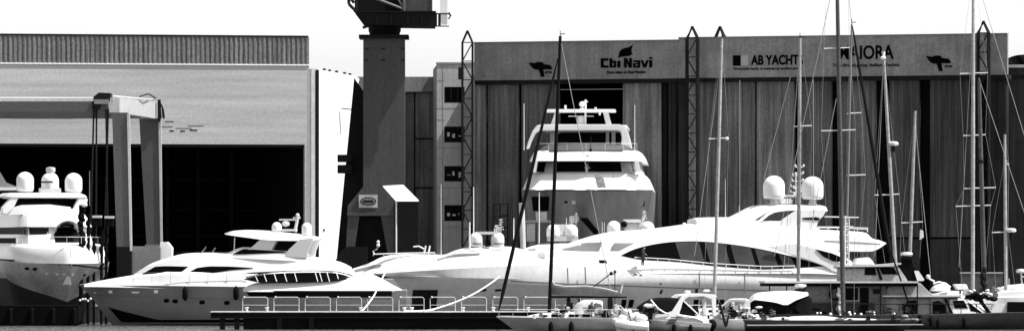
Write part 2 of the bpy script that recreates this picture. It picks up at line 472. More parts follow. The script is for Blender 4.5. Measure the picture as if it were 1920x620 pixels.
# ------------------------------------------------------------------ link building behind the crane
fr = Fr(740, 548, 0, QZ)
T = thing('link_building', 'low grey building with corrugated doors recessed behind the crane pedestal', 'building', fr, G_SHED)
x0, zt = fr.loc(640, 144); x1, zb = fr.loc(830, 172)
MB().box(x0, x1, 0, 30, zb, zt).build('fascia', FASC, T)
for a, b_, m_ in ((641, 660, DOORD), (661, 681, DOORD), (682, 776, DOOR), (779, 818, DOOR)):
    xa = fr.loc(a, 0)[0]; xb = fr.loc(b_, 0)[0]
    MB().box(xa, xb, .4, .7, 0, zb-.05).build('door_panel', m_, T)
MB().box(x0, x1, 3, 3.4, 0, zb+.3).build('rear_wall', INNER, T)
mb = MB(); xa = fr.loc(779, 0)[0]; xb = fr.loc(818, 0)[0]
for r_ in (261, 353): _, z = fr.loc(0, r_); mb.box(xa, xb, .33, .4, z, z+.12)
mb.build('door_rail', DARKM, T)

# ------------------------------------------------------------------ concrete stair tower with four windows
fr = Fr(850, 535, 2, QZ)
T = thing('stair_tower', 'pale concrete tower with four dark windows one above another', 'building', fr, G_SHED)
x0, zt = fr.loc(819, 121); x1, _ = fr.loc(889, 121)
wins = [(834, 872, 163, 193), (833, 870, 237, 267), (832, 869, 311, 340), (831, 868, 384, 414)]
xw0 = fr.loc(833, 0)[0]; xw1 = fr.loc(871, 0)[0]
mb = MB(); mb.box(x0, xw0, 0, .35, 0, zt); mb.box(xw1, x1, 0, .35, 0, zt)
zz = 0
for a, b_, r0, r1 in reversed(wins):
    za = fr.loc(a, r1)[1]; zb = fr.loc(a, r0)[1]; mb.box(xw0, xw1, 0, .35, zz, za); zz = zb
mb.box(xw0, xw1, 0, .35, zz, zt); mb.box(x0, x1, .36, 14, 0, zt-.003)
mb.build('wall', CONC, T)
MB().box(x0-.05, x1, -.06, .4, zt+.003, zt+.18).build('coping', FASC, T)
mb = MB()
for r_ in (152, 204, 225, 278, 298, 352, 372, 426, 446): _, z = fr.loc(820, r_); mb.box(x0+.02, xw0, -.012, .0, z, z+.04)
for r_ in (204, 278, 352, 426): _, z = fr.loc(820, r_); mb.box(xw0, x1, -.012, .0, z, z+.04)
mb.box(xw0-.16, xw0-.12, -.014, 0, .3, zt-.1)
mb.build('panel_joint', GREYP, T)
for q, (a, b_, r0, r1) in enumerate(wins):
    za = fr.loc(a, r1)[1]; zb = fr.loc(a, r0)[1]
    W_ = MB()
    t_ = .09; 
    W_.box(xw0, xw0+t_, .02, .3, za, zb); W_.box(xw1-t_, xw1, .02, .3, za, zb); W_.box(xw0+t_, xw1-t_, .02, .3, za, za+t_); W_.box(xw0+t_, xw1-t_, .02, .3, zb-t_, zb)
    for k in (1, 2): xm = xw0+(xw1-xw0)*k/3; W_.box(xm-.04, xm+.04, .03, .28, za+t_, zb-t_)
    w = W_.build('window', DARKM, T)
    MB().box(xw0+t_, xw1-t_, .2, .23, za+t_, zb-t_).build('pane', GLASS, w)
    if q in (1, 2, 3):   # blinds and papers seen behind the panes
        mb = MB(); rn = random.Random(q); xa = xw0+.25
        for k in range(3): mb.box(xa+k*.42, xa+k*.42+rn.uniform(.18, .36), .15, .19, za+.25+rn.uniform(0, .3), za+.55+rn.uniform(0, .4))
        mb.build('blind', WHITE2, w)

# ------------------------------------------------------------------ the two big hangars
def hang_sheet(fr, T, a, b_, m_, y=.5, r0=148, name='door_panel', zlo=None, label=None):
    xa, _ = fr.loc(a, r0, y); xb, _ = fr.loc(b_, r0, y); zt = fr.loc((a+b_)/2, r0-8, y)[1]
    if name == 'door_panel' and m_ is not DARKM: return MB().corr(xa, xb, y, y+.3, 0 if zlo is None else zlo, zt, .46, .07).build(name, m_, T, label=label)
    return MB().box(xa, xb, y, y+.3, 0 if zlo is None else zlo, zt).build(name, m_, T, label=label)
frH = Fr(889, 531, -20, QZ)
T1 = thing('shipyard_hangar', 'grey hangar with leaf emblem on its fascia and an open doorway behind the bow-on yacht', 'hangar', frH, G_SHED)
x1 = frH.loc(1275, 100)[0]; zt = frH.loc(889, 82)[1]; zb = frH.loc(889, 151)[1]
MB().box(0, x1-.01, 0, .3, zb, zt).build('fascia', FASC, T1)
def deep(T, a, b_, ztop, zr, m_, wl, wr):
    # body behind the fascia: its flanks run straight away from the quay
    k = -.37; d0, d1 = 1.02, 38
    def quad(z0, z1, xa, xb):
        v = [(xa+k*d0, d0, z0), (xb+k*d0, d0, z0), (xb+k*d1, d1, z0), (xa+k*d1, d1, z0)]
        return MB().add(v+[(p[0], p[1], z1) for p in v], [(0,3,2,1),(4,5,6,7),(0,1,5,4),(1,2,6,5),(2,3,7,6),(3,0,4,7)])
    quad(zr-.3, zr, a, b_).build('roof', GREYP, T)
    quad(0, zr-.31, b_-.3, b_-.01).build('side_wall', INNER, T)
    quad(0, zr-.31, a+.01, a+.3).build('side_wall', INNER, T)
    MB().box(a+k*d1, b_+k*d1-.35, d1, d1+.4, 0, zr-.31).build('rear_wall', INNER, T)
    MB().box(a-.0, b_, -.43 if T is not T1 else -.08, .02 if T is not T1 else .34, ztop+.003, ztop+.12).build('parapet_cap', GREYP, T)
deep(T1, 0, x1-.02, zt, zb+.6, GREYP, 1, 1)
MB().box(0, x1-.01, .05, .9, zb-.35, zb-.01).build('door_track', DARKM, T1)
# door leaves
for a, b_, m_ in ((891, 911, DOORL), (915, 972, DOOR), (978, 1048, DOOR), (1168, 1239, DOORL)):
    hang_sheet(frH, T1, a, b_, m_)
hang_sheet(frH, T1, 1243, 1250, DARKM, .9); hang_sheet(frH, T1, 1253, 1268, DOORD, .7)
hang_sheet(frH, T1, 909, 917, BLACK, .9, name='door_frame'); hang_sheet(frH, T1, 970, 980, BLACK, .9, name='door_frame'); hang_sheet(frH, T1, 1236, 1255, BLACK, 1.3, name='door_frame')
mb = MB()
for r_ in (240,): _, z = frH.loc(1100, r_); mb.box(frH.loc(1050, 0)[0], frH.loc(1166, 0)[0], 20, 20.3, z, z+.25)
mb.build('interior_frame', INNERL, T1)
# second hangar: stands 0.35 m proud and slightly taller
T2 = thing('shipyard_hangar', 'long grey hangar with black and pale square emblem and two yacht names on its fascia', 'hangar', frH, G_SHED)
x2 = frH.loc(1891, 100)[0]; zt2 = zt+.17
MB().box(x1, x2, -.35, -.05, zb+.0, zt2).build('fascia', FASC, T2)
deep(T2, x1, x2, zt2, zb+.6, GREYP, 1, 1)
MB().box(x1+.02, x2, -.28, .9, zb-.35, zb-.01).build('door_track', DARKM, T2)
z445 = frH.loc(1750, 444, .5)[1]
doors = [(1272, 1284, DOORD), (1287, 1308, DOORL), (1311, 1415, DOOR), (1419, 1489, DOORL), (1497, 1559, DOOR), (1578, 1642, DOOR), (1668, 1724, DOORR), (1744, 1818, DOORR), (1856, 1889, DOORD)]
for a, b_, m_ in doors: 
    if a > 1600 and a < 1850:
        hang_sheet(frH, T2, a, b_, m_, zlo=z445)
        xa = frH.loc(a, 148, .5)[0]; xb = frH.loc(b_, 148, .5)[0]
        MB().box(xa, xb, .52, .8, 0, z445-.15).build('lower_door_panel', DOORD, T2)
    else: hang_sheet(frH, T2, a, b_, m_)
for a, b_ in ((1283, 1288), (1307, 1312), (1414, 1420), (1488, 1498), (1558, 1579), (1641, 1669), (1723, 1745), (1817, 1857)):
    hang_sheet(frH, T2, a, b_, BLACK, 1.0, name='door_frame')
    
# marks on the fascias
def bird(T, ox, oy, k, yl, gx):
    P = [(992, 117.5), (1005, 118.5), (1008, 116.3), (1018, 116.8), (1021, 120.5), (1033, 122.5), (1036.5, 128), (1036, 130.5), (1019.5, 130), (1022, 144), (1016, 144.5), (1011.5, 131), (1004, 130.5), (999, 127)]
    pts = [(ox+(a-992)*k, oy+(b_-117.5)*k) for a, b_ in P]
    plate(frH, pts, yl, INK, T, 'bird_emblem', .05)
    text(frH, 'group', ox+gx*k, oy+16.3*k, ox+(gx+13)*k, oy+21*k, yl, INKT, T, 'small_lettering', .02)
bird(T1, 991, 117.5, 1.0, 0, 31)
bird(T2, 1736, 105.5, 1.05, -.35, 34)
leaf = [(1159, 110), (1160.3, 104), (1161, 99.5), (1163.5, 95), (1167, 92), (1172, 90.3), (1178, 89.3), (1182, 87.5), (1187, 83.5), (1184.5, 92), (1184, 97), (1186, 100.5), (1184, 103), (1179, 105.3), (1171, 106), (1165, 106.8), (1161, 108.5)]
plate(frH, leaf, 0, INK, T1, 'leaf_emblem', .05)
def bx_(a, b_, r0, r1): return [(a, r0), (b_, r0), (b_, r1), (a, r1)]
for L_ in ([(1126.7, 109.6), (1140.7, 109.6), (1140.7, 114.2), (1132, 114.2), (1132, 122.8), (1140.7, 122.8), (1140.7, 127), (1126.7, 127)],
           [(1143, 109.4), (1148, 109.4), (1148, 114), (1155.5, 114), (1155.5, 127), (1143, 127), (1143, 123.3), (1151, 123.3), (1151, 118), (1148, 118), (1148, 123.2), (1143, 123.2)],
           bx_(1157.6, 1163.4, 114.2, 127), 
           [(1170.2, 109), (1175.6, 109), (1180, 119), (1180, 109), (1185, 109), (1185, 127), (1179.6, 127), (1175.3, 117), (1175.3, 127), (1170.2, 127)],
           [(1188, 113.3), (1200.4, 113.3), (1200.4, 127), (1187.4, 127), (1187.4, 118.6), (1196, 118.6), (1196, 120.8), (1191.6, 120.8), (1191.6, 124), (1196, 124), (1196, 116.8), (1188, 116.8)],
           [(1201.4, 113.3), (1206, 113.3), (1209, 121.5), (1212, 113.3), (1216.6, 113.3), (1211.5, 126.8), (1206.4, 126.8)],
           bx_(1217.6, 1223, 112.8, 126.6), bx_(1217.6, 1223, 107.3, 110.6)):
    plate(frH, L_, 0, INK, T1, 'company_letter', .05)
text(frH, 'From ideas to Real Passion', 1137, 132, 1211, 138.5, 0, INKT, T1, 'tagline_lettering', .03, shear=.25)
plate(frH, [(1374.5, 104), (1388.5, 104), (1388.5, 123.5), (1374.5, 123.5)], -.35, INK, T2, 'black_square_emblem', .05)
plate(frH, [(1390, 104), (1403, 104), (1403, 123), (1390, 123)], -.35, INKG, T2, 'pale_square_emblem', .05)
text(frH, 'AB YACHTS', 1408, 102.5, 1506, 122.5, -.35, INK, T2, 'company_lettering', .034)
text(frH, 'Worldwide leader in waterjet propulsion yachts', 1375, 125.5, 1503, 133, -.35, INKT, T2, 'tagline_lettering', .02)
text(frH, 'MAIORA', 1573, 84.5, 1676, 112, -.35, INK, T2, 'company_lettering', .022)
text(frH, 'The Prestigious Italian Yachts', 1561, 118.5, 1686, 127.5, -.35, INKT, T2, 'tagline_lettering', .02)

# ------------------------------------------------------------------ lattice masts on the front of the hangars
def lattice(a, b_, ptip, pshoulder, yl, label, low=520):
    fr = Fr((a+b_)/2, 531+frH.loc((a+b_)/2, 100, 0)[0]*frH.s-1.6+yl, -20 if a > 900 else 0, QZ)
    T = thing('lattice_mast', label, 'lattice mast', fr, 'steel lattice masts against the hangars')
    xa, zs_ = fr.loc(a, pshoulder); xb, _ = fr.loc(b_, pshoulder); xt, ztip = fr.loc((a+b_)/2, ptip); w = xb-xa; r = .105
    mb = MB()
    for y in (0, .3):
        for x in (xa, xb): mb.tube([(x, y, 0), (x, y, zs_), (xt, .15, ztip)], r, 6)
    mb.build('post', DARKM, T)
    mb = MB(); n = 14; dz = zs_/n
    for i in range(n):
        z0 = i*dz; 
        for y in (0,):
            p, q = (xa, xb) if i % 2 else (xb, xa)
            mb.tube([(p, y, z0), (q, y, z0+dz)], r*.5, 5)
            mb.tube([(xa, y, z0+dz), (xb, y, z0+dz)], r*.4, 5)
    mb.build('bracing', DARKM, T)
    return T, fr
T, fr = lattice(867, 886, 58, 80, 0, 'dark lattice mast beside the pale stair tower')
mb = MB(); x, z = fr.loc(866, 138); mb.box(x-.3, x+.15, -.3, .1, z-.5, z+.5); mb.build('floodlight', DARKM, T)
lattice(1287, 1307, 50, 72, 0, 'dark lattice mast standing free over the join of the two hangar fascias')
lattice(1341, 1357, 50, 70, 3.2, 'lattice mast behind the hangar roof edge, only its peak showing')
lattice(1833, 1853, 40, 62, 0, 'dark lattice mast near the right end of the hangar')

# building at the far right
fr = Fr(1960, 556, -8, QZ)
T = thing('shipyard_shed', 'low dark shed cut by the right edge of the photo beyond the long hangar', 'shed', fr, G_SHED)
x0, zt = fr.loc(1893, 127); x1 = fr.loc(2080, 0)[0]
MB().box(x0, x1, 0, 30, 0, zt-.003).build('wall', DOORD, T)
MB().box(x0-.1, x1, -.15, 30, zt, zt+.25).build('roof', CONC, T)
_, z = fr.loc(1900, 148); MB().box(x0, x1, -.08, 0, z, z+.35).build('gutter', DARKM, T)
# low block wall at right on the quay
fr = Fr(1840, 493, 0, QZ)
T = thing('low_wall', 'low grey block wall on the quay behind the masts at right', 'wall', fr)
x0, zt = fr.loc(1801, 512); x1, _ = fr.loc(1880, 512)
MB().box(x0, x1, 0, .4, 0, zt).build('wall', mat('block_wall', .06, .9, noise=.3, speck=.2), T)
MB().box(x0-.03, x1+.03, -.04, .44, zt+.002, zt+.1).build('coping', CONC, T)

# ------------------------------------------------------------------ pedestal crane
fr = Fr(720, 505, 0, QZ)
T = thing('pedestal_crane', 'massive dark grey pedestal crane, its slewing house cut by the top edge of the photo', 'crane', fr)
def X(p): return fr.loc(p, 0)[0]
def Z(p): return fr.loc(720, p)[1]
mb = MB(); mb.box(X(681), X(758.5), 0, 3.3, Z(362), Z(72))
mb.prism(fr.pts([(681, 350), (758.5, 350), (782, 382), (782, 404), (652, 404), (652, 385)]), -.15, 3.5)
mb.build('pedestal', CRANE, T)
mb = MB(); mb.box(X(651), X(741), -.25, 3.6, Z(404), Z(397)); mb.build('cross_beam', CRANE, T)
mb = MB()
mb.prism(fr.pts([(652, 404), (674, 404), (660, 500), (650, 575), (640, 575), (648, 480)]), -.1, 1.0)
mb.prism(fr.pts([(714, 404), (740, 404), (742, 480), (742, 575), (728, 575), (726, 470)]), -.1, 1.0)
mb.prism(fr.pts([(652, 404), (674, 404), (660, 500), (650, 575), (640, 575), (648, 480)]), 2.6, 3.6)
mb.build('portal_leg', CRANE, T)
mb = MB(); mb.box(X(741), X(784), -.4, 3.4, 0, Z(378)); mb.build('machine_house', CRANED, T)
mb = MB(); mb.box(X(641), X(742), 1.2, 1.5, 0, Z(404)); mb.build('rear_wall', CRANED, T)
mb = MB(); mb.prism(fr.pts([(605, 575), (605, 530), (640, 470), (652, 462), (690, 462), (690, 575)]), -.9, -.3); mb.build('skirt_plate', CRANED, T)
mb = MB(); mb.box(X(673), X(766), -.5, 3.8, Z(72), Z(65.5)); mb.build('flange', CRANED, T)
for a in (684, 715, 752):
    for r_ in (91, 112): 
        mb = MB(); mb.box(X(a), X(a+7), -.12, 0, Z(r_+1.5), Z(r_)); mb.build('bracket', CRANED, T)
cx = (X(690)+X(751))/2; rr = (X(751)-X(690))/2
mb = MB().lathe(cx, 1.65, [(rr*.92, Z(65.4)), (rr*.95, Z(60)), (rr, Z(57)), (rr, Z(48))], 28); mb.build('slewing_ring', CRANED, T, True)
mb = MB()
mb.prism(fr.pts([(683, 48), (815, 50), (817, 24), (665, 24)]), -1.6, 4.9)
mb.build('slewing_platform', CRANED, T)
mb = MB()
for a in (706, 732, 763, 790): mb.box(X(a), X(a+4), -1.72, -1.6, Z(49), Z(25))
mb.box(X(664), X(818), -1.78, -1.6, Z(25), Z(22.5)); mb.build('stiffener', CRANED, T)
mb = MB(); mb.box(X(760), X(810), -1.2, 3, Z(22), Z(-80)); mb.build('cabin', CRANE, T)
mb = MB()
mb.tube([fr.p3(757, 18, -1.3), fr.p3(700, -4, -1.3), fr.p3(640, -34, -1.3)], .13, 6)
mb.tube([fr.p3(757, 18, -1.3), fr.p3(742, -10, -1.3)], .10, 6); mb.tube([fr.p3(757, 22, -1.3), fr.p3(757, -40, -1.3)], .15, 6)
mb.build('jib_strut', GANTRY, T)
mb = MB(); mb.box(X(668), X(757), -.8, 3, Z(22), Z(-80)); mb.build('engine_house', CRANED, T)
mb = MB()
for p, q in (((654, -20), (654, 8)), ((654, 8), (668, 22)), ((668, 22), (668, -2)), ((658, -2), (664, 6))): mb.tube([fr.p3(p[0], p[1], -1.4), fr.p3(q[0], q[1], -1.4)], .14, 6)
mb.build('ladder', DARKM, T)
mb = MB()
for p, q in (((817, 50), (817, 24)), ((824, 26), (824, 49)), ((812, 22), (812, 50))) if 1 else (((654, -20), (654, 8)), ((654, 8), (668, 22)), ((668, 22), (668, -2)), ((658, -2), (664, 6)), ((817, 22), (815, 50)), ((824, 26), (824, 49)), ((812, 22), (812, -40)), ((672, 50), (672, 62)), ((676, 48), (676, 56)), ((755, 50), (755, 57))):
    mb.tube([fr.p3(p[0], p[1], -1.4), fr.p3(q[0], q[1], -1.4)], .12, 6)
mb.tube([fr.p3(683, 54, -1.5), fr.p3(683, 49, -1.5)], .15, 6); mb.tube([fr.p3(817, 49.5, -1.5), fr.p3(842, 49.5, -1.5)], .05, 6)
mb.tube([fr.p3(812, 26, -1.5), fr.p3(842, 26, -1.5)], .05, 6); mb.tube([fr.p3(841, 24, -1.5), fr.p3(845, 30, -1.5), fr.p3(841, 36, -1.5)], .09, 6)
mb.build('walkway_railing', DARKM, T)
mb = MB(); mb.prism(fr.pts([(826, -60), (840, -60), (839, 48), (825, 48)]), -1.45, -1.35); mb.build('white_side_panel', WHITE, T)
s_ = MB().box(X(673), X(708), -.3, -.17, Z(389), Z(365)).build('name_plate', CONC, T, label='pale plate with a dark oval badge')
mb = MB(); cxp, czp = (X(673)+X(708))/2, (Z(389)+Z(365))/2
def oval(a_, b_, m_, y0, y1, nm):
    mb = MB().prism([(cxp+a_*math.cos(t*math.pi/14), czp+b_*math.sin(t*math.pi/14)) for t in range(28)], y0, y1); mb.build(nm, m_, s_)
oval(.64, .33, DARKM, -.33, -.302, 'oval_badge'); oval(.56, .25, GREYP, -.35, -.331, 'oval_field')
MB().box(cxp-.42, cxp+.42, -.37, -.351, czp-.10, czp+.08).build('badge_band', DARKM, s_)
# tilted white board on a thin pole
fr = Fr(743, 499, 0, QZ)
T = thing('sign_board', 'blank white tilted board on a thin white pole in front of the crane', 'sign', fr)
a, b_, c_, d_ = fr.p3(718, 350, .9), fr.p3(756, 348, .9), fr.p3(785, 377, -.3), fr.p3(742, 377, -.3)
nrm = Vector((0, .04, .08)); mb = MB().add([a, b_, c_, d_, a+nrm, b_+nrm, c_+nrm, d_+nrm], [(0,1,2,3),(4,5,6,7),(0,1,5,4),(1,2,6,5),(2,3,7,6),(3,0,4,7)])
mb.build('board', WHITE, T)
MB().tube([(0, 0, 0), fr.p3(743, 372, 0)], .06, 8).build('pole', STEEL, T)

# ------------------------------------------------------------------ travel lift (portal gantry)
fr = Fr(222, 500, 0, QZ)
T = thing('boat_gantry', 'tall grey portal boat gantry with two tapered legs and a pale end beam', 'gantry crane', fr)
fb = Fr(222, 516, 0, QZ)          # the rear leg stands 16 m further back
def W(px, py, D):
    return Vector(((px-960)*D/FL - fr.X, D-fr.Y, CH+(YH-py)*D/FL-QZ))
D0, D1 = 500, 516
# end beam, seen along its length
A = [W(224, 183, D0), W(224, 211, D0)]; B_ = [W(293, 191, D1), W(293, 222.5, D1)]
bw = Vector((-.85, 0, 0))
v = [A[0], A[1], B_[0], B_[1], A[0]+bw, A[1]+bw, B_[0]+bw, B_[1]+bw]
MB().add(v, [(0,1,3,2),(4,6,7,5),(0,4,5,1),(2,3,7,6),(0,2,6,4),(1,5,7,3)]).build('end_beam', GANTRY_LIT, T, label='pale end beam lit along its right face')
for nm, D, P in (('leg', D0-.2, [(210, 211), (239, 211), (244, 470), (219, 470)]), ('leg', D1+.2, [(261, 222), (298, 222), (301, 462), (275, 462)])):
    q = [W(a, b_, D) for a, b_ in P]
    mb = MB(); mb.add(q + [p+Vector((0, 1.3, 0)) for p in q], [(0,1,2,3),(7,6,5,4),(0,4,5,1),(1,5,6,2),(2,6,7,3),(3,7,4,0)])
    mb.build(nm, GANTRY, T)
    # pale strip painting sunlight onto the leg's right edge
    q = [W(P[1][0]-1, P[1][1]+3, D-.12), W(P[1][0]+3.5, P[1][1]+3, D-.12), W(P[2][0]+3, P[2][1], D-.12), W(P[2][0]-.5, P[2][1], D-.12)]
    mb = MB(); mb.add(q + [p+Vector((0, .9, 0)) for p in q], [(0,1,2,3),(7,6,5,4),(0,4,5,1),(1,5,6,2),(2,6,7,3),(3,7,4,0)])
    mb.build('sunlit_edge', GANTRY_LIT, T)
for D in (D0, D1):
    q0 = W(-140, 221, D); q1 = W(203.5 if D == D0 else 262, 190 if D == D0 else 197, D)
    MB().box(q0.x, q1.x, q0.y+(0 if D == D0 else 1.35), q0.y+(1.3 if D == D0 else 2.6), q0.z, q1.z).build('main_girder', GANTRY, T)
mb = MB(); p = W(176, 205, D0); q = W(208, 175, D0)
mb.prism([(p.x, W(0, 190, D0).z), (W(206, 0, D0).x, W(0, 190, D0).z), (W(208, 0, D0).x, W(0, 175, D0).z), (W(186, 0, D0).x, W(0, 174, D0).z), (p.x, W(0, 182, D0).z)], -.6, 1.6)
mb.box(p.x-.1, W(188, 0, D0).x, -.5, 1.4, W(0, 205, D0).z, W(0, 190, D0).z-.002); mb.build('hoist_trolley', DARKM, T)
mb = MB(); mb.box(W(178, 0, D0).x, W(205, 0, D0).x, -.9, -.62, W(0, 195.5, D0).z, W(0, 187, D0).z); mb.build('trolley_rail', GREYP, T)
mb = MB(); mb.tube([W(-140, 183, D0-.2), W(180, 183.5, D0-.2)], .05, 6)
for a in range(-120, 180, 30): mb.tube([W(a, 183, D0-.2), W(a, 190, D0-.2)], .03, 5)
mb.build('walkway_railing', STEEL, T)
mb = MB(); mb.tube([W(212, 180, D0), W(290, 187, D1)], .05, 6); MB().tube([W(262, 181, D0+8), W(278, 176, D0+10), W(292, 184, D1)], .05, 6).build('cable_loop', DARKM, T)
for t in range(9): p = W(212, 180, D0).lerp(W(290, 187, D1), t/8); mb.tube([p, p-Vector((0, 0, .35))], .03, 5)
mb.build('walkway_railing', STEEL, T)
mb = MB()
for a, b_ in ((300, 196), (304, 200), (306, 205)): mb.tube([W(297, 187, D1), W(a, b_, D1), W(a+2, 222, D1)], .07, 6)
mb.box(W(296, 0, D1).x, W(301, 0, D1).x, 15.6, 16.6, W(0, 228, D1).z, W(0, 187, D1).z); mb.build('festoon_cable', DARKM, T)
mb = MB()
for a, q in ((176, 169), (181, 180), (199, 202), (203, 196)): mb.tube([W(a, 204, D0-.1), W(q, 455, D0-.1)], .08, 6)
mb.build('hoist_cable', DARKM, T)
mb = MB(); p = W(240, 500, 500); mb.box(W(246, 0, 500).x, W(300, 0, 500).x, .2, 2, 0, W(0, 461, 500).z); mb.build('bogie_housing', GREYP, T, bevel=.08)
mb = MB(); mb.prism([(W(a, 0, 502).x, W(0, b_, 502).z) for a, b_ in ((300, 560), (300, 453), (313, 453), (322, 464), (318, 560))], 2.2, 4.5); mb.build('engine_housing', WALLW, T)
mb = MB()
for D, a in ((D0, 232), (D1, 288)):
    for k in (-.9, .9): p = W(a, 500, D); mb.add(*(lambda M_: (M_.v, M_.f))(MB().lathe(0, 0, [(.3, 0), (.95, .05), (1, .2), (1, .5), (.95, .65), (.3, .7)], 18)))
wh = MB()
for D, a in ((D0, 220), (D0, 243), (D1, 275), (D1, 302)):
    p = W(a, 500, D); prof = [(.3, -.35), (.85, -.33), (.95, -.2), (.95, .2), (.85, .33), (.3, .35)]; n = 18; base = len(wh.v)
    vv = [(p.x+r_*math.cos(2*math.pi*k/n), p.y+y_-.0+.6, .96+r_*math.sin(2*math.pi*k/n)) for r_, y_ in prof for k in range(n)]
    ff = [(i*n+k, i*n+(k+1) % n, (i+1)*n+(k+1) % n, (i+1)*n+k) for i in range(5) for k in range(n)]
    w_ = MB().add(vv, ff+[tuple(range(n)), tuple(5*n+k for k in range(n))]); w_.build('wheel', BLACK, T, True)
mb = MB(); mb.box(W(219, 0, D0).x, W(246, 0, D0).x, -.3, 1.4, 0, W(0, 462, D0).z); mb.build('leg_base', CRANED, T)
mb = MB(); mb.box(W(272, 0, D1).x, W(304, 0, D1).x, 16, 17.4, 0, W(0, 458, D1).z); mb.build('leg_base', GREYP, T)
# ================================================================== BOATS
G_Y = 'large motor yachts in the yard basin'
G_S = 'sailing boats moored in the foreground'
def flat(z): return lambda t: z

# ------------------------------------------------------------------ B4 the big white yacht across the picture
fr = Fr(1150, 475, 10)
T = thing('motor_yacht', 'longest white motor yacht, lens-shaped dark saloon window and a tender on its stern', 'yacht', fr, G_Y)
B = 3.9
xb, z0 = fr.loc(698, 513, 0); xs, _ = fr.loc(1640, 513, -B)
def sh(t):
    return z0 + (fr.loc(1500, 500, -B)[1]-z0)*t + .55*math.sin(math.pi*min(t*1.15, 1))
hm = hull(xb, xs, B, sh, 4.6, tm=.5, tum=.66, fl=(2.6, 2.6, .75), trans=.92, N=40)
hm.build('hull', HULLB, T, True, 28); bv = hm.bvh()
# rubbing strake along the knuckle
def strip(bv, L, yl, m_, name, T, w=.06, off=.03, n=40, fr_=None):
    f_ = fr_ or fr
    P = [f_.loc(a, b_, yl) for a, b_ in L]
    o = patch(bv, [(x, z+w/2) for x, z in P], [(x, z-w/2) for x, z in P], n, 1, off, .05, fallback=0); return o.build(name, m_, T)
strip(bv, [(960, 526), (1060, 531), (1140, 534), (1240, 538), (1330, 541), (1480, 546)], -B, GREYP, 'rubbing_strake', T, .07)
def win(bv, fr, top, bot, yl, m_, T, name='window', n=14, off=.03, m=3, label=None):
    return patch(bv, fr.pts(top, yl), fr.pts(bot, yl), n, m, off, .05, fallback=yl).build(name, m_, T, True, 30, label=label)
win(bv, fr, [(782, 543), (826, 543)], [(780, 583), (826, 583)], -2.2, DARKM, T, 'bow_hatch', 4)
for a in (905, 932): win(bv, fr, [(a, 542), (a+11, 541)], [(a, 546), (a+11, 545)], -3.2, GLASS, T, 'porthole', 3)
for a in (1169, 1182.5, 1304, 1316.5, 1341, 1352.5): win(bv, fr, [(a, 561), (a+9, 561)], [(a-1, 576), (a+8, 576)], -B, GLASS, T, 'porthole', 3)
for a, b_ in ((1190, 513), (1200, 514), (1237, 530)): win(bv, fr, [(a, b_), (a+4, b_)], [(a, b_+2), (a+4, b_+2)], -B, DARKM, T, 'hull_vent', 2)
win(bv, fr, [(1240, 543), (1244, 542)], [(1238, 550), (1242, 550)], -B, GLASS, T, 'porthole', 2)
# foredeck coaming and main superstructure
dk = ssp(fr, [(720, 516, 514, .6, .3, .2), (800, 518, 507, 1.6, 1.2, .3), (870, 518, 502, 2.2, 1.8, .4), (950, 520, 494, 2.8, 2.3, .5), (1040, 520, 482, 3.2, 2.7, .6), (1110, 522, 474, 3.5, 3.0, .6)])
dk.build('foredeck', WHITE, T, True, 40)
sp = ssp(fr, [(1015, 505, 474, 2.3, 1.6, .25), (1050, 507, 464, 2.8, 2.0, .3), (1088, 510, 451, 3.2, 2.3, .35), (1139, 512, 438, 3.6, 2.6, .45), (1190, 512, 434, 3.72, 2.7, .5),
              (1240, 512, 429, 3.76, 2.75, .55), (1300, 512, 421, 3.78, 2.75, .6), (1373, 512, 417, 3.78, 2.75, .6), (1440, 512, 422, 3.78, 2.8, .6), (1500, 512, 436, 3.76, 2.9, .6), (1545, 514, 462, 3.7, 3.0, .5), (1575, 516, 484, 3.6, 3.1, .4), (1600, 518, 510, 3.5, 3.2, .2)], n=4)
so = sp.build('superstructure', WHITE, T, True, 40); sv = sp.bvh()
LT = smoothp([(1166, 478), (1190, 467), (1217, 459.5), (1250, 454), (1280, 451.8), (1310, 451.6), (1345, 454), (1398, 461), (1445, 470), (1495, 483), (1520, 490), (1543, 498)], 3)
LB = smoothp([(1166, 478.5), (1190, 484), (1217, 487), (1269, 490), (1341, 498), (1400, 502.5), (1432, 504), (1483, 502), (1543, 498.5)], 3)
win(sv, fr, LT, LB, -3.4, GLASS, T, 'saloon_window', 50, m=5)
# reflections painted as lighter bays on the saloon glass, between its mullions
def slab_between(a0, a1, lean, m_, name, off):
    t0 = poly_at(LT, (a0-LT[0][0])/(LT[-1][0]-LT[0][0])); t1 = poly_at(LT, (a1-LT[0][0])/(LT[-1][0]-LT[0][0]))
    b0 = poly_at(LB, (a0+lean-LB[0][0])/(LB[-1][0]-LB[0][0])); b1 = poly_at(LB, (a1+lean-LB[0][0])/(LB[-1][0]-LB[0][0]))
    patch(sv, fr.pts([(t0[0], t0[1]+1), (t1[0], t1[1]+1)], -3.4), fr.pts([(b0[0], b0[1]-1), (b1[0], b1[1]-1)], -3.4), 6, 3, off, .02, fallback=-3.4).build(name, m_, T, True, 30)
BAY = mat('reflection_grey', .028, .25, noise=.4, speck=.1)
for a0, a1 in ((1268, 1312), (1323, 1360), (1371, 1408), (1416, 1450), (1460, 1482)): slab_between(a0, a1, 9, BAY, 'reflection_pane', .042)
# forward windscreen panes
win(sv, fr, [(1056, 466), (1088, 455), (1128, 453.5)], [(1054, 467.5), (1088, 469), (1121, 469.5)], -2.2, GLASSG, T, 'windscreen', 10)
win(sv, fr, [(1146, 462), (1150, 455), (1188, 455)], [(1143, 469), (1150, 469), (1160, 469)], -2.6, GLASSG, T, 'windscreen', 8)
win(sv, fr, [(1124, 487), (1137, 487)], [(1126, 493.5), (1140, 494.5)], -3.3, GLASS, T, 'window', 3)
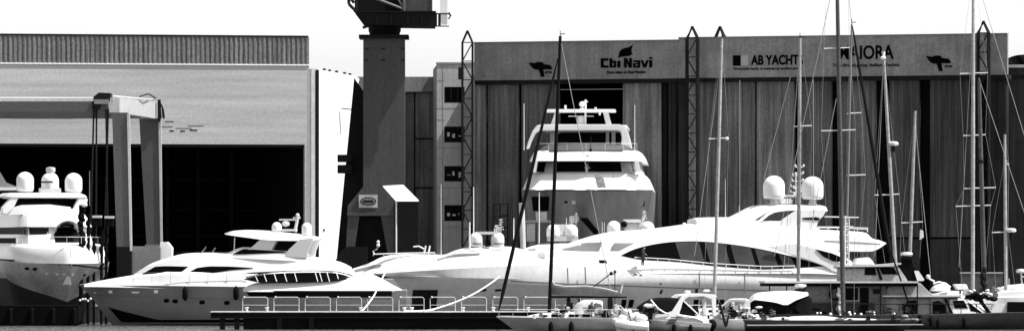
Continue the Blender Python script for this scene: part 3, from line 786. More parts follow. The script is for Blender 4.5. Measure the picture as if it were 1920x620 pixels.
# flybridge
fb_ = ssp(fr, [(1296, 424, 415, 1.6, 1.4, .1), (1305, 424, 410, 2.1, 1.9, .15), (1373, 424, 409, 2.3, 2.0, .2), (1440, 432, 411, 2.4, 2.1, .3), (1500, 446, 418, 2.5, 2.2, .3), (1530, 455, 432, 2.5, 2.2, .3)], n=3)
fb_.build('flybridge', WHITE, T, True, 40)
fw = ssp(fr, [(1368, 412, 409.5, 1.6, 1.5, .05), (1392, 414, 397, 1.9, 1.6, .15), (1414, 416, 387, 2.1, 1.7, .2), (1441, 398, 385, 2.2, 1.8, .2), (1495, 394, 385, 2.2, 1.85, .2), (1534, 397, 386, 2.1, 1.7, .2), (1541, 394, 389, 1.9, 1.6, .1)], n=3)
fw.build('hardtop', WHITE, T, True, 40)
for s_ in (-1, 1):
    MB().prism(fr.pts([(1494, 392), (1550, 392), (1543, 405), (1534, 414), (1524, 445), (1490, 462), (1440, 452), (1425, 436), (1448, 424)], -2.1), s_*2.1-.14, s_*2.1+.14).build('radar_arch', WHITE, T, bevel=.05)
    MB().prism(fr.pts([(1390, 428), (1428, 425), (1448, 424), (1494, 392.5), (1441, 396.5), (1412, 414)], -2.0), s_*1.98-.04, s_*1.98+.04).build('side_window', GREYP if 0 else mat('flybridge_glass', .05, .15, noise=.3), T)
MB().prism(fr.pts([(1504, 408), (1530, 406.5), (1538, 409), (1534, 413), (1506, 411)], -2.25), -2.28, -2.2).build('arch_vent', BLACK, T)
mb = MB(); mb.tube([fr.p3(1405, 419, -1.9), fr.p3(1440, 417, -1.9)], .09, 6); mb.tube([fr.p3(1418, 423, -1.8), fr.p3(1436, 415, -1.8)], .06, 6); mb.build('helm_console', DARKM, T)
dome(fr, 1451, 329, 373, -1.1, T, 41); dome(fr, 1523.5, 330.5, 374, -1.1, T, 41)
antenna_cluster(fr, 1499, 308, 386, 0, T, 1.0, 3); antenna_cluster(fr, 1492, 325, 386, .5, T, .8, 9)
mb = MB(); mb.box(fr.loc(1465, 0)[0], fr.loc(1512, 0)[0], -.6, .6, fr.loc(0+1490, 369)[1], fr.loc(1490, 365)[1]); mb.build('radar_platform', WHITE2, T)
mb = MB(); mb.box(fr.loc(1458, 0)[0], fr.loc(1483, 0)[0], -.7, .5, fr.loc(1470, 384)[1], fr.loc(1470, 372)[1]); mb.build('radar_housing', WHITE2, T, bevel=.1)
# swept aft wing
for s_ in (-1, 1):
    MB().prism(fr.pts([(1490, 455), (1505, 459), (1540, 467), (1556, 474), (1566, 487), (1590, 500), (1640, 514), (1600, 520), (1560, 508), (1545, 498), (1515, 487), (1480, 476), (1440, 462)], -3.7), s_*3.62-.1, s_*3.62+.1).build('aft_wing', WHITE, T, bevel=.04)
MB().box(fr.loc(1548, 0)[0], fr.loc(1640, 0)[0], -3.3, 3.3, fr.loc(1590, 520)[1], fr.loc(1590, 503)[1]).build('aft_deck', GREYP, T)
MB().prism(fr.pts([(1530, 467), (1560, 474), (1584, 484), (1592, 492), (1562, 489), (1543, 480)], -3.75), -3.78, -3.70).build('wing_opening', GLASS, T)
# lower deck bulwark aft and side rails
rail([fr.p3(a, b_, -3.82) for a, b_ in ((1190, 491), (1250, 494), (1330, 502), (1432, 508), (1490, 507))], .36, T, 14, .035, False, name='side_railing')
rail([fr.p3(a, b_, -2.2) for a, b_ in ((1532, 432), (1560, 432), (1627, 434))], .28, T, 5, .03, False, name='aft_railing')
for a in (1360, 1386): whip(fr, a, 385 if a > 1370 else 335, 425, 0, T, .02)
mb = MB()
for a, b_ in ((1283, 421),): x, z = fr.loc(a, b_, -1.5); mb.ball((x, -1.5, z), .16)
mb.build('searchlight', WHITE, T, True)
for a, r0, r1 in ((1311, 510, 545), (1396, 511, 548), (1064, 502, 532), (1097, 500, 535)):
    MB().tube([fr.p3(a, r0, -4.05), fr.p3(a+1.5, r1, -4.05)], .05, 6).build('fender_line', GREYP, T)
T4, fr4 = T, fr
# tender on the stern
frt = Fr(1580, 478, 10, fr.loc(1590, 472, 0)[1])
t = thing('tender', 'white enclosed tender with pointed nose resting on the stern of the long yacht', 'boat', frt)
tm_ = MB(); st = [(1664, 456, 455, .1, .1, .05), (1650, 464, 450, .55, .5, .2), (1636, 470, 447, .85, .8, .3), (1624, 471, 437, 1.0, .95, .4), (1600, 471, 434, 1.15, 1.05, .45), (1560, 468, 432, 1.2, 1.1, .5), (1520, 464, 431, 1.2, 1.1, .5), (1496, 456, 432, 1.1, 1.0, .5), (1488, 448, 438, .8, .7, .3)]
o = ssp(frt, st, -0.5, 3); o.build('body', WHITE2, t, True, 50)
strip(o.bvh(), [(1500, 449), (1560, 452), (1620, 455), (1655, 457)], -1.2, GREYP, 'rubbing_strake', t, .08, fr_=frt)
rail([frt.p3(a, b_, -.4) for a, b_ in ((1530, 432), (1570, 432), (1626, 435))], .22, t, 4, .03, False)
for a in (1510, 1545, 1600): x, z = frt.loc(a, 474, 0); MB().box(x, x+.25, -1.0, 1.0, z-.35, frt.loc(a, 464, 0)[1]).build('chock', DARKM, t)

# person on the side deck
def person(fr, px, py_top, py_foot, yl, label):
    x, zf = fr.loc(px, py_foot, yl); _, zt = fr.loc(px, py_top, yl); h = zt-zf
    f2 = Fr(px, fr.Y + x*fr.s + yl*fr.c, 60, zf)
    T = thing('person', label, 'person', f2)
    J = {'pelvis': (0, 0, .52), 'waist': (0, -.01, .62), 'chest': (0, -.04, .74), 'neck': (0, -.06, .83), 'head': (0, -.09, .90), 'top': (0, -.09, .97),
         'sl': (.10, -.03, .80), 'el': (.13, -.02, .65), 'hl': (.10, -.12, .56), 'sr': (-.10, -.03, .80), 'er': (-.13, -.06, .66), 'hr': (-.09, -.18, .60),
         'il': (.055, 0, .49), 'kl': (.06, -.03, .27), 'al': (.06, 0, .04), 'tl': (.06, -.07, .015), 'ir': (-.055, 0, .49), 'kr': (-.06, -.01, .27), 'ar': (-.06, .03, .04), 'tr': (-.06, -.04, .015)}
    RR = {'pelvis': .075, 'waist': .068, 'chest': .082, 'neck': .03, 'head': .048, 'top': .035, 'sl': .04, 'el': .028, 'hl': .018, 'sr': .04, 'er': .028, 'hr': .018, 'il': .06, 'kl': .04, 'al': .028, 'tl': .02, 'ir': .06, 'kr': .04, 'ar': .028, 'tr': .02}
    E = [('pelvis', 'waist'), ('waist', 'chest'), ('chest', 'neck'), ('neck', 'head'), ('head', 'top'), ('chest', 'sl'), ('sl', 'el'), ('el', 'hl'), ('chest', 'sr'), ('sr', 'er'), ('er', 'hr'), ('pelvis', 'il'), ('il', 'kl'), ('kl', 'al'), ('al', 'tl'), ('pelvis', 'ir'), ('ir', 'kr'), ('kr', 'ar'), ('ar', 'tr')]
    names = list(J); me = bpy.data.meshes.new('body'); me.from_pydata([Vector(J[n])*h for n in names], [(names.index(a), names.index(b_)) for a, b_ in E], [])
    o = bpy.data.objects.new('body', me); C.objects.link(o); sk = o.modifiers.new('s', 'SKIN')
    for i, n in enumerate(names): me.skin_vertices[0].data[i].radius = (RR[n]*h*1.2, RR[n]*h*1.05); 
    me.skin_vertices[0].data[0].use_root = True
    su = o.modifiers.new('u', 'SUBSURF'); su.levels = 1; su.render_levels = 1
    dg = bpy.context.evaluated_depsgraph_get(); m2 = bpy.data.meshes.new_from_object(o.evaluated_get(dg)); bpy.data.objects.remove(o)
    m2.materials.clear(); cl = mat('dark_clothing', .02, .9); m2.materials.append(cl); m2.materials.append(SKIN)
    for p in m2.polygons:
        p.use_smooth = True
        if p.center.z > .845*h: p.material_index = 1
    m2.name = 'body'; b2 = bpy.data.objects.new('body', m2); C.objects.link(b2); b2.parent = T
    hm_ = MB(); hm_.ball((0, -.075*h, .945*h), .052*h, 1, 1.05, .8); hm_.build('hair', BLACK, T, True)
    hm_ = MB(); hm_.ball((0, -.145*h, .915*h), .010*h); hm_.build('nose', SKIN, T, True)
    for s_ in (-1, 1):   # hands: palm with five short fingers round the rail
        px_, py_, pz_ = (J['hl'] if s_ > 0 else J['hr']); hd = MB(); hd.ball((px_*h, py_*h-.02, pz_*h), .035, 1, 1.3, .6, 8, 5)
        for k in range(4): hd.tube([(px_*h+(k-1.5)*.018, py_*h-.04, pz_*h), (px_*h+(k-1.5)*.020, py_*h-.085, pz_*h-.01), (px_*h+(k-1.5)*.02, py_*h-.095, pz_*h-.045)], .009, 6)
        hd.tube([(px_*h-s_*.03, py_*h-.01, pz_*h), (px_*h-s_*.05, py_*h-.05, pz_*h-.01)], .010, 6); hd.build('hand', SKIN, T, True)
person(fr4, 1205, 461, 497, -3.88, 'person in dark clothes standing on the side deck of the long white yacht')

# ------------------------------------------------------------------ yachts moored beyond it (B5, B6, B7)
# B5
fr = Fr(880, 483.5, 6)
T = thing('motor_yacht', 'white motor yacht with paired domes and a slanting dark windscreen, nearest the pale stair tower', 'yacht', fr, G_Y)
hm = hull(fr.loc(640, 520)[0], fr.loc(1000, 500)[0], 2.3, flat(3.3), 3.0, N=20); hm.build('hull', HULLW, T, True, 28)
up = ssp(fr, [(640, 516, 510, .7, .4, .2), (689, 514, 495, 1.2, .9, .3), (720, 514, 481, 1.6, 1.1, .35), (760, 514, 477, 1.8, 1.3, .4), (815, 514, 478, 2.0, 1.5, .4), (835, 514, 478, 2.1, 1.5, .4), (855, 512, 470, 2.1, 1.6, .4), (890, 510, 464, 2.2, 1.7, .4), (960, 510, 464, 2.2, 1.7, .4), (1000, 510, 478, 2.2, 1.8, .4)], n=3)
up.build('superstructure', WHITE, T, True, 40); uv = up.bvh()
win(uv, fr, [(820, 485.5), (850, 475.5), (901, 474)], [(821, 487), (850, 480), (899, 477)], -1.9, GLASSG, T, 'windscreen', 10)
win(uv, fr, [(665, 505), (700, 496), (716, 495)], [(668, 509), (700, 502), (712, 500)], -1.0, GLASSG, T, 'deck_window', 6)
dome(fr, 893, 435, 462, -.9, T, 24); dome(fr, 933, 435, 462, -.9, T, 25)
MB().box(fr.loc(893, 0)[0], fr.loc(933, 0)[0], -1.2, .2, fr.loc(900, 439)[1], fr.loc(900, 434)[1]).build('radar_platform', WHITE2, T)
MB().box(fr.loc(886, 0)[0], fr.loc(941, 0)[0], -1.2, .4, fr.loc(900, 468)[1], fr.loc(900, 460)[1]).build('dome_platform', WHITE2, T)
mb = MB(); 
for a, b_ in ((882, 899), (921, 943)): mb.box(fr.loc(a, 0)[0], fr.loc(b_, 0)[0], -1.75, -1.70, fr.loc(900, 457.5)[1], fr.loc(900, 455.5)[1])
mb.box(fr.loc(907, 0)[0], fr.loc(915, 0)[0], -1.6, -1.3, fr.loc(900, 462)[1], fr.loc(900, 450)[1]); mb.build('dark_trim', BLACK, T)
antenna_cluster(fr, 931, 423, 437, -.3, T, .45, 4); antenna_cluster(fr, 939, 411, 437, -.1, T, .4, 5)
whip(fr, 880.5, 416, 466, -1.4, T, .09, WHITE); whip(fr, 827, 345, 478, -.8, T, .03); whip(fr, 888, 350, 440, -.2, T, .05, WHITE)
rail([fr.p3(a, b_, -1.2) for a, b_ in ((700, 479), (760, 477), (815, 476))], .12, T, 6, .05, False)
mb = MB(); mb.tube([fr.p3(702, 476, -.8), fr.p3(699, 470, -.8), (fr.p3(706, 467, -.8)), fr.p3(709, 462, -.8), fr.p3(709, 453, -.8)], .06, 6); mb.ball(fr.p3(709, 453, -.8), .12); mb.ball(fr.p3(709, 459, -.8), .14); mb.build('bow_light', STEEL, T, True)
mb = MB(); mb.tube([fr.p3(775, 462, -.8), fr.p3(785, 461, -.8), fr.p3(795, 466, -.8)], .06, 6)
for a in (795, 803): mb.tube([fr.p3(a, 475, -.8), fr.p3(a+3, 460, -.8)], .08, 6)
mb.build('davit', STEEL, T)
# B6
fr = Fr(1040, 486, 4)
T = thing('motor_yacht', 'white motor yacht with two squat joined domes below the bow of the yacht ashore', 'yacht', fr, G_Y)
hull(fr.loc(900, 520)[0], fr.loc(1130, 500)[0], 2.1, flat(3.2), 2.5, N=16).build('hull', HULLW, T, True, 28)
up = ssp(fr, [(940, 512, 500, 1.2, .9, .3), (965, 512, 482, 1.6, 1.2, .3), (985, 512, 466, 1.8, 1.3, .3), (1030, 512, 456, 1.9, 1.4, .4), (1080, 512, 455, 1.9, 1.4, .4), (1130, 512, 462, 1.9, 1.5, .4)], n=3)
up.build('superstructure', WHITE, T, True, 40); uv = up.bvh()
win(uv, fr, [(985, 466.5), (1005, 465)], [(985, 469), (1005, 468)], -1.6, GLASSG, T, 'window', 3)
for a in (1037, 1071): dome(fr, a, 420, 444, -.8, T, 25)
MB().box(fr.loc(1026, 0)[0], fr.loc(1082, 0)[0], -1.2, .4, fr.loc(1050, 452)[1], fr.loc(1050, 442)[1]).build('dome_platform', WHITE2, T)
MB().box(fr.loc(1038, 0)[0], fr.loc(1070, 0)[0], -.9, .2, fr.loc(1050, 442)[1], fr.loc(1050, 420.5)[1]).build('radar_housing', WHITE2, T, bevel=.08)
antenna_cluster(fr, 1072, 406, 421, -.3, T, .4, 6); antenna_cluster(fr, 1080, 400, 421, -.1, T, .35, 8)
whip(fr, 1062, 408, 421, -.3, T, .03); whip(fr, 1011, 360, 462, -.6, T, .05, STEEL); whip(fr, 963, 410, 470, -.6, T, .04)
# B7
fr = Fr(1200, 489, 3)
T = thing('motor_yacht', 'white motor yacht with two separated domes and flat radar top, right of the yacht ashore', 'yacht', fr, G_Y)
hull(fr.loc(1060, 520)[0], fr.loc(1300, 500)[0], 2.0, flat(3.2), 2.5, N=16).build('hull', HULLW, T, True, 28)
up = ssp(fr, [(1100, 512, 470, 1.5, 1.2, .3), (1125, 512, 445, 1.7, 1.3, .3), (1150, 512, 437, 1.8, 1.4, .3), (1230, 512, 437, 1.8, 1.4, .3), (1290, 512, 450, 1.8, 1.4, .3)], n=3)
up.build('superstructure', WHITE, T, True, 40)
dome(fr, 1151, 413.5, 436, -.8, T, 26); dome(fr, 1214, 414.5, 436, -.8, T, 26)
MB().box(fr.loc(1168, 0)[0], fr.loc(1200, 0)[0], -.9, .3, fr.loc(1180, 417)[1], fr.loc(1180, 411)[1]).build('radar_platform', WHITE, T)
MB().box(fr.loc(1170, 0)[0], fr.loc(1202, 0)[0], -.7, .2, fr.loc(1180, 437)[1], fr.loc(1180, 417)[1]-.01).build('radar_housing', WHITE2, T, bevel=.08)
mb = MB(); mb.ball(fr.p3(1170, 420, -1.0), .25); mb.build('horn', BLACK, T, True)
antenna_cluster(fr, 1208, 396, 415, -.2, T, .4, 12)
MB().tube([fr.p3(1200, 424, -.9), fr.p3(1209, 404, -.9)], .07, 6).build('stay', STEEL, T)
whip(fr, 1129, 416, 438, -.6, T, .03); whip(fr, 1133, 416, 438, -.6, T, .03)

# ------------------------------------------------------------------ B8 yacht ashore, bow towards us
fr = Fr(1098, 499, 88, QZ)
T = thing('motor_yacht', 'tall white yacht standing ashore bow-on before the open hangar door', 'yacht', fr, G_Y)
def zz(p, x=0): return CH+(YH-p)*(499+x)/FL-QZ
def hw(p): return p*499/FL           # half width from pixels
# hull sections run away from us (local +x); bow at x=0 is at deck level ahead of the stem
secs = []
HZ = zz(355)
for i in range(15):
    t = i/14; 
    def w(f, p): return f*(1-(1-min(t/.35, 1))**p)
    xsh, xkn, xch, xk = 0+40*t*t*.999, 2.6+37.4*t*t, 8.0+32*t*t, 10+30*t*t
    secs.append([(xk, 0, .9), (xch, w(hw(96), 1.5), 1.9), (xch*.5+xkn*.5, w(hw(112), 1.8), 3.6), (xkn, w(hw(122), 2.2), HZ-1.5), (xsh, w(hw(124), 3.2), HZ), (xsh+.05, max(w(hw(124), 3.2)-.15, 0), HZ), (xsh+.1, 0, HZ+.02)])
hm = MB().sections(secs); hm.build('hull', mat('hull_shaded_grey', .19, .3, noise=.55, nscale=(.3, 1.3, .10), speck=.06), T, True, 30)  # upright noise bands paint reflections into the hull colour
hv = hm.bvh()
def patx(top, bot, m_, name, off=.04, parent=None, label=None, x0=-10, bvx=None):
    """panel thrown onto the bow along local x; pixels -> local y (=-world x) and z"""
    n, mm = 8, 4; g = []; mb = MB(); last = 1.0
    tp = sorted([(-(a-1098)*499/FL, zz(b_)) for a, b_ in top]); bt = sorted([(-(a-1098)*499/FL, zz(b_)) for a, b_ in bot])
    for i in range(n+1):
        t = i/n; yt, zt_ = poly_at(tp, t); yb, zb_ = poly_at(bt, t); col = []
        for j in range(mm+1):
            u = j/mm; y = yt+(yb-yt)*u; z = zt_+(zb_-zt_)*u
            h = (bvx or hv).ray_cast(Vector((x0, y, z)), Vector((1, 0, 0)))
            x = h[0].x if h[0] is not None else last
            last = x; col.append((x, y, z))
        g.append(col)
    v = [(x-off, y, z) for c_ in g for x, y, z in c_]+[(x+.05, y, z) for c_ in g for x, y, z in c_]; M_ = mm+1; K = (n+1)*M_; f = []
    for i in range(n):
        for j in range(mm): a = i*M_+j; f += [(a, a+1, a+M_+1, a+M_), (a+K, a+M_+K, a+M_+1+K, a+1+K)]
        for j in (0, mm): a = i*M_+j; f.append((a, a+M_, a+M_+K, a+K))
    for j in range(mm):
        for i in (0, n): a = i*M_+j; f.append((a, a+1, a+1+K, a+K))
    return mb.add(v, f).build(name, m_, parent or T, True, 30, label=label)
patx([(995, 368), (1029, 368)], [(996, 394), (1026, 394)], GLASS, 'hull_window')
patx([(1001, 396), (1023, 396)], [(1002, 415), (1022, 415)], HULLW, 'anchor_plate', .05)
patx([(1085, 408), (1100, 408)], [(1112, 439), (1126, 440)], BLACK, 'anchor_pocket', .05)
patx([(1057, 376), (1063, 376)], [(1057, 380), (1063, 380)], BLACK, 'hawse_hole', .05); patx([(1071, 375), (1078, 376)], [(1071, 382), (1078, 382)], WHITE, 'hawse_fitting', .05)
patx([(1196, 376), (1208, 376)], [(1197, 386), (1207, 386)], GLASS, 'porthole', .05)
patx([(976, 355.5), (1220, 355.5)], [(976, 357.5), (1220, 357.5)], BLACK, 'rubbing_strake', .06)
# bulwark/white upper body : lofts whose sections are slices across the ship
def block(x0, L, wlo, whi, zlo, zhi, rake_, m_, name, par=None, r=.4, cr=1.4):
    """deck block seen from the bow: lower/upper half widths, rounded in plan at its front"""
    secs = []
    for i in range(12):
        t = i/11; q = min(t/.35, 1); k = (1-(1-q)**2.6)**.5
        x = x0 + (L)*t**1.7
        secs.append([(x, 0, zlo), (x, max(wlo*k, .02), zlo), (x+rake_*.5, max((wlo+whi)/2*k, .02), (zlo+zhi)/2), (x+rake_, max(whi*k, .02), zhi-r*.3), (x+rake_+.1, max(whi*k-r*.5, .01), zhi), (x+rake_+.3, 0, zhi+.08)])
    mb = MB().sections(secs); mb.build(name, m_, par or T, True, 35); return mb
block(-.1, 36, hw(124), hw(112), zz(356)+.0, zz(325), 1.2, WHITE, 'bulwark')
wb_ = block(1.5, 32, hw(104), hw(98), zz(326), zz(300), 1.6, WHITE2, 'main_deckhouse')
bvw = wb_.bvh()
patx([(996, 302), (1183, 302)], [(993, 321), (1188, 321)], GLASS, 'windscreen', .06, bvx=bvw)
for s_, nm in ((-1, 'wing_pillar'), (1, 'wing_pillar')):
    y = s_*hw(104); 
    MB().prismx([(s_*hw(94), zz(322)), (s_*hw(103), zz(322)), (s_*hw(98), zz(300)), (s_*hw(91), zz(300))], 1.4, 3.0).build(nm, WHITE, T)
block(.6, 33, hw(110), hw(103), zz(301), zz(281), .9, WHITE, 'flybridge_deck')
gl = block(1.5, 26, hw(92), hw(86), zz(281), zz(270), .8, mat('fly_coaming', .07, .4), 'flybridge_coaming', r=.2)
mb = MB()
for i in range(24):
    a = math.pi*(i/23-.5); pass
rp = [(1.4+1.5*(1-math.cos(R(a))), hw(95)*math.sin(R(a)), zz(281)) for a in range(-90, 91, 15)]
rail([Vector(p) for p in rp], zz(268)-zz(281), T, 6, .016, False, name='railing')
# hardtop of the flybridge: arched band and posts
def archband(x0, x1, pts_out, pts_in, m_, name):
    P = [(-(a-1098)*499/FL, zz(b_)) for a, b_ in pts_out]+[(-(a-1098)*499/FL, zz(b_)) for a, b_ in reversed(pts_in)]
    return MB().prismx(P, x0, x1).build(name, m_, T, bevel=.06)
archband(3.5, 5.0, [(983, 278), (988, 262), (996, 243), (1004, 233), (1012, 231), (1160, 231), (1170, 234), (1176, 245), (1181, 262), (1184, 278)], [(989, 278), (994, 263), (1002, 248), (1010, 243.5), (1016, 243), (1157, 243), (1162, 245), (1164, 256), (1163, 268), (1161, 278)], WHITE, 'hardtop_arch')
MB().box(5.0, 16, -hw(76), hw(86), zz(240), zz(231.5)).build('hardtop', WHITE, T, bevel=.06)
for a, b_ in ((1027, 1036), (1133, 1139), (1144, 1151)):
    MB().box(6.0, 6.3, -(b_-1098)*499/FL, -(a-1098)*499/FL, zz(279), zz(240)-.01).build('hardtop_post', WHITE2, T)
MB().box(9, 9.4, -hw(60), hw(66), zz(279), zz(246)).build('rear_screen', GLASS, T)
MB().box(6.8, 9.5, -hw(53), hw(80), zz(206), zz(200.5)).build('radar_platform', WHITE, T, bevel=.04)
for P in ([(1036, 206), (1043, 206), (1037, 231), (1027, 231)], [(1127, 206), (1137, 206), (1143, 231), (1133, 231)]):
    MB().prismx([(-(a-1098)*499/FL, zz(b_)) for a, b_ in P], 7.2, 8.8).build('mast_leg', WHITE2, T)
mb = MB(); y = -(1085-1098)*499/FL; mb.lathe(8, y, [(.3, zz(231)), (.34, zz(224)), (.3, zz(215)), (.1, zz(212))], 12); mb.box(7.9, 8.1, y-1.0, y+1.0, zz(214), zz(212.5)); mb.build('radar', WHITE, T)
yb = -(1086.5-1098)*499/FL
MB().ball((8, yb, zz(190.5)), .23, 1, 1, .95).build('satellite_dome', WHITE, T, True, 60)
mb = MB(); mb.lathe(8, -(1086.5-1098)*499/FL, [(.3, zz(200)), (.12, zz(198)), (.12, zz(194))], 10); mb.build('dome_pedestal', WHITE2, T)
mb = MB(); y = -(1093.5-1098)*499/FL; mb.tube([(7.5, y, zz(231)), (7.5, y, zz(182))], .08, 6); mb.tube([(7.5, y-.2, zz(186)), (7.5, y+.2, zz(186))], .04, 6); mb.build('light_mast', STEEL, T)
for a, b_, c_ in ((1055.5, 200, 193), (1113, 200, 197), (1121, 206, 212)): yy = -(a-1098)*499/FL; MB().tube([(6.9, yy, zz(b_)), (6.9, yy, zz(c_))], .09, 6).build('deck_light', STEEL, T)
y = -(1107-1098)*499/FL
mb = MB(); mb.ball((1.0, y, zz(281)), .14); mb.tube([(1.0, y, zz(281)), (1.0, y, zz(255))], .03, 6); mb.build('jackstaff', DARKM, T)
for a, r0, r1 in ((980, 192, 280), (1189, 195, 281)):
    y = -(a-1098)*499/FL; MB().tube([(3, y, zz(r1)), (3, y, zz(r0))], [.035, .025], 6).build('whip_antenna', STEEL, T)
MB().prismx([(-(a-1098)*499/FL, zz(b_)) for a, b_ in [(1114, 327), (1130, 327), (1137, 352), (1120, 352)]], -.35, -.1).build('foredeck_steps', mat('grating', .35, .7, speck=.4), T)
for a in (1150,): y = -(a-1098)*499/FL; MB().tube([(-.15, y, zz(328)), (-.15, y, zz(352))], .03, 5).build('staff', GREYP, T)
mb = MB()
for a in (1013, 1075, 1140): y = -(a-1098)*499/FL; 
for x in (8, 18, 28):
    for s_ in (-1, 1): mb.box(x, x+.5, s_*2.6-.3, s_*2.6+.3, 0, 2.4)
mb.build('cradle', DARKM, T)
MB().box(8, 8.4, -3.2, 3.2, 0.001, .6).build('keel_block', DARKM, T)
# access scaffold beside it
frs = Fr(940, 503, 0, QZ)
t = thing('scaffold', 'dark access scaffold beside the left side of the yacht ashore', 'scaffold', frs)
mb = MB()
for a in (925, 937, 951):
    for y in (0, 1.2): mb.tube([frs.p3(a, 560, y), frs.p3(a+1, 380, y)], .07, 6)
for b_ in (382, 404, 426, 448, 470):
    for y in (0, 1.2): mb.tube([frs.p3(925, b_, y), frs.p3(952, b_, y)], .07, 6)
mb.build('frame', DARKM, t)
mb = MB()
for b_ in (404, 448): x0, z = frs.loc(925, b_); x1, _ = frs.loc(951, b_); mb.box(x0, x1, 0, 1.2, z, z+.06)
mb.build('deck_board', DARKM, t)
frs = Fr(985, 498, 0, QZ)
t = thing('work_platform', 'grey platform with drum and pale panels under the bow of the yacht ashore', 'platform', frs)
x0, z0_ = frs.loc(982, 417); x1, z1_ = frs.loc(1034, 413)
MB().box(x0, x1, -2.5, -1.5, z0_, z1_).build('deck', GREYP, t)
mb = MB()
for a in (983, 1008, 1031): x, z = frs.loc(a, 417); mb.box(x, x+.12, -2.4, -2.2, 0, z-.01)
mb.build('leg', GREYP, t)
MB().box(frs.loc(987, 0)[0], frs.loc(1003, 0)[0], -2.3, -2.25, frs.loc(990, 452)[1], frs.loc(990, 419)[1]).build('panel', CONC, t)
mb = MB(); mb.tube([frs.p3(981, 470, -2.6), frs.p3(978, 380, -2.6)], .22, 8); mb.tube([frs.p3(964, 470, -2.6), frs.p3(964, 408, -2.6)], .06, 6); mb.build('standpipe', WHITE2, t)

# ------------------------------------------------------------------ B2 motor yacht at left
fr = Fr(400, 462, -7)
T = thing('motor_yacht', 'white flybridge motor yacht with grey shaded hull, fenders and bow pointing left', 'yacht', fr, G_Y)
B = 2.9
xb, z0 = fr.loc(148, 533, 0); xs, _ = fr.loc(690, 535, -B)
hm = hull(xb, xs, B, lambda t: z0+(.0-.25*t), 2.6, tm=.5, fl=(2.3, 1.9, 1.6), knz=.72, trans=.95, N=30)
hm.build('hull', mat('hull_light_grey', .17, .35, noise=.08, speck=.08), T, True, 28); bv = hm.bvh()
ho = T.children[-1]
an = patch(bv, fr.pts([(190, 575), (220, 583), (289, 599), (460, 598), (660, 597)], -B), fr.pts([(215, 603), (230, 604), (289, 604), (460, 604), (660, 604)], -B), 40, 2, .02, .05, fallback=-1); an.build('boot_stripe', ANTIF, T)
strip(bv, [(165, 553), (290, 556), (440, 560), (600, 563)], -B*.9, GREYP, 'rubbing_strake', T, .05)
strip(bv, [(160, 534), (290, 536), (440, 538), (600, 540)], -B, GREYP, 'deck_line', T, .05)
for a, b_ in ((309, 563.5), (326, 564.5), (378, 566.5), (425, 567.5)): 
    win(bv, fr, [(a-5, b_-3), (a, b_-4.5), (a+5, b_-3.5)], [(a-5.5, b_+2), (a, b_+3.5), (a+5, b_+2)], -B, GLASS, T, 'porthole', 6)
for a, b_, w_, h_ in ((171, 548.3, 7, 1.6), (203.5, 546.5, 9, 5), (254, 547.5, 18, 3), (295, 546, 9, 6)):
    win(bv, fr, [(a-w_/2, b_-h_/2), (a+w_/2, b_-h_/2)], [(a-w_/3, b_+h_/2), (a+w_/3, b_+h_/2)], -1.8, mat('polished_fitting', .95, .15), T, 'fairlead', 3, .05)
dk = ssp(fr, [(160, 537, 532, .5, .4, .1), (190, 537, 526, 1.2, .8, .2), (252, 538, 516.5, 2.0, 1.6, .3), (300, 540, 511, 2.4, 2.0, .3), (360, 540, 508, 2.6, 2.3, .3), (660, 542, 512, 2.7, 2.4, .3)], n=3); dk.build('foredeck', WHITE, T, True, 40)
sp = ssp(fr, [(250, 518, 517, 1.2, .9, .05), (272, 520, 503, 1.7, 1.2, .2), (291, 524, 492.5, 2.0, 1.4, .25), (320, 526, 483.5, 2.2, 1.6, .3), (349, 526, 476.5, 2.3, 1.7, .35), (400, 526, 475, 2.4, 1.8, .35), (470, 528, 476, 2.45, 1.9, .35), (540, 530, 479, 2.45, 1.9, .35), (600, 530, 484.5, 2.45, 2.0, .35), (635, 530, 492, 2.4, 2.0, .3), (652, 512, 500, 2.3, 2.0, .2)], n=3)
sp.build('superstructure', WHITE, T, True, 40); sv = sp.bvh()
win(sv, fr, [(264, 513), (289, 499), (310, 498), (353, 499)], [(265, 514.5), (289, 515.5), (310, 515.5), (332, 515.5)], -1.9, GLASS, T, 'windscreen', 14)
win(sv, fr, [(345, 515), (368, 501.5), (390, 498.5), (430, 498.8), (474, 501.5)], [(345, 516), (368, 515.5), (390, 513), (430, 506), (474, 502.5)], -2.2, GLASS, T, 'side_window', 16)
win(sv, fr, [(437, 516), (470, 510), (536, 507)], [(437, 516.6), (470, 520), (536, 511)], -2.4, GLASS, T, 'saloon_window', 10)
ft = ssp(fr, [(424, 438.3, 437, .8, .6, .05), (440, 441, 433.5, 1.5, 1.3, .1), (470, 445, 432.5, 1.8, 1.6, .15), (510, 450, 434.5, 1.9, 1.7, .2), (562, 451, 440, 1.9, 1.7, .2), (590, 450, 444, 1.7, 1.5, .1), (602, 447.5, 445.5, 1.4, 1.2, .05)], n=3)
ft.build('hardtop', WHITE, T, True, 40)
for s_ in (-1, 1):
    MB().prism(fr.pts([(466, 468), (490, 447), (520, 447), (508, 470)], -1.7), s_*1.7-.08, s_*1.7+.08).build('hardtop_leg', WHITE, T)
    MB().prism(fr.pts([(534, 480), (541, 468), (562, 448), (588, 446), (578, 470), (576, 483)], -1.8), s_*1.8-.1, s_*1.8+.1).build('radar_arch', WHITE, T)
MB().prism(fr.pts([(512, 468), (523, 449), (560, 450), (541, 470)], -1.6), -1.62, -1.58).build('side_window', GLASS, T)
fc = ssp(fr, [(424, 482, 476, 1.4, 1.3, .05), (440, 482, 471, 1.8, 1.6, .1), (456, 484, 464.5, 1.9, 1.7, .1), (500, 486, 467, 2.0, 1.8, .1), (540, 488, 471, 2.0, 1.8, .1), (576, 490, 476, 1.9, 1.7, .1)], n=2)
fc.build('flybridge_coaming', WHITE, T, True, 40); fv = fc.bvh()
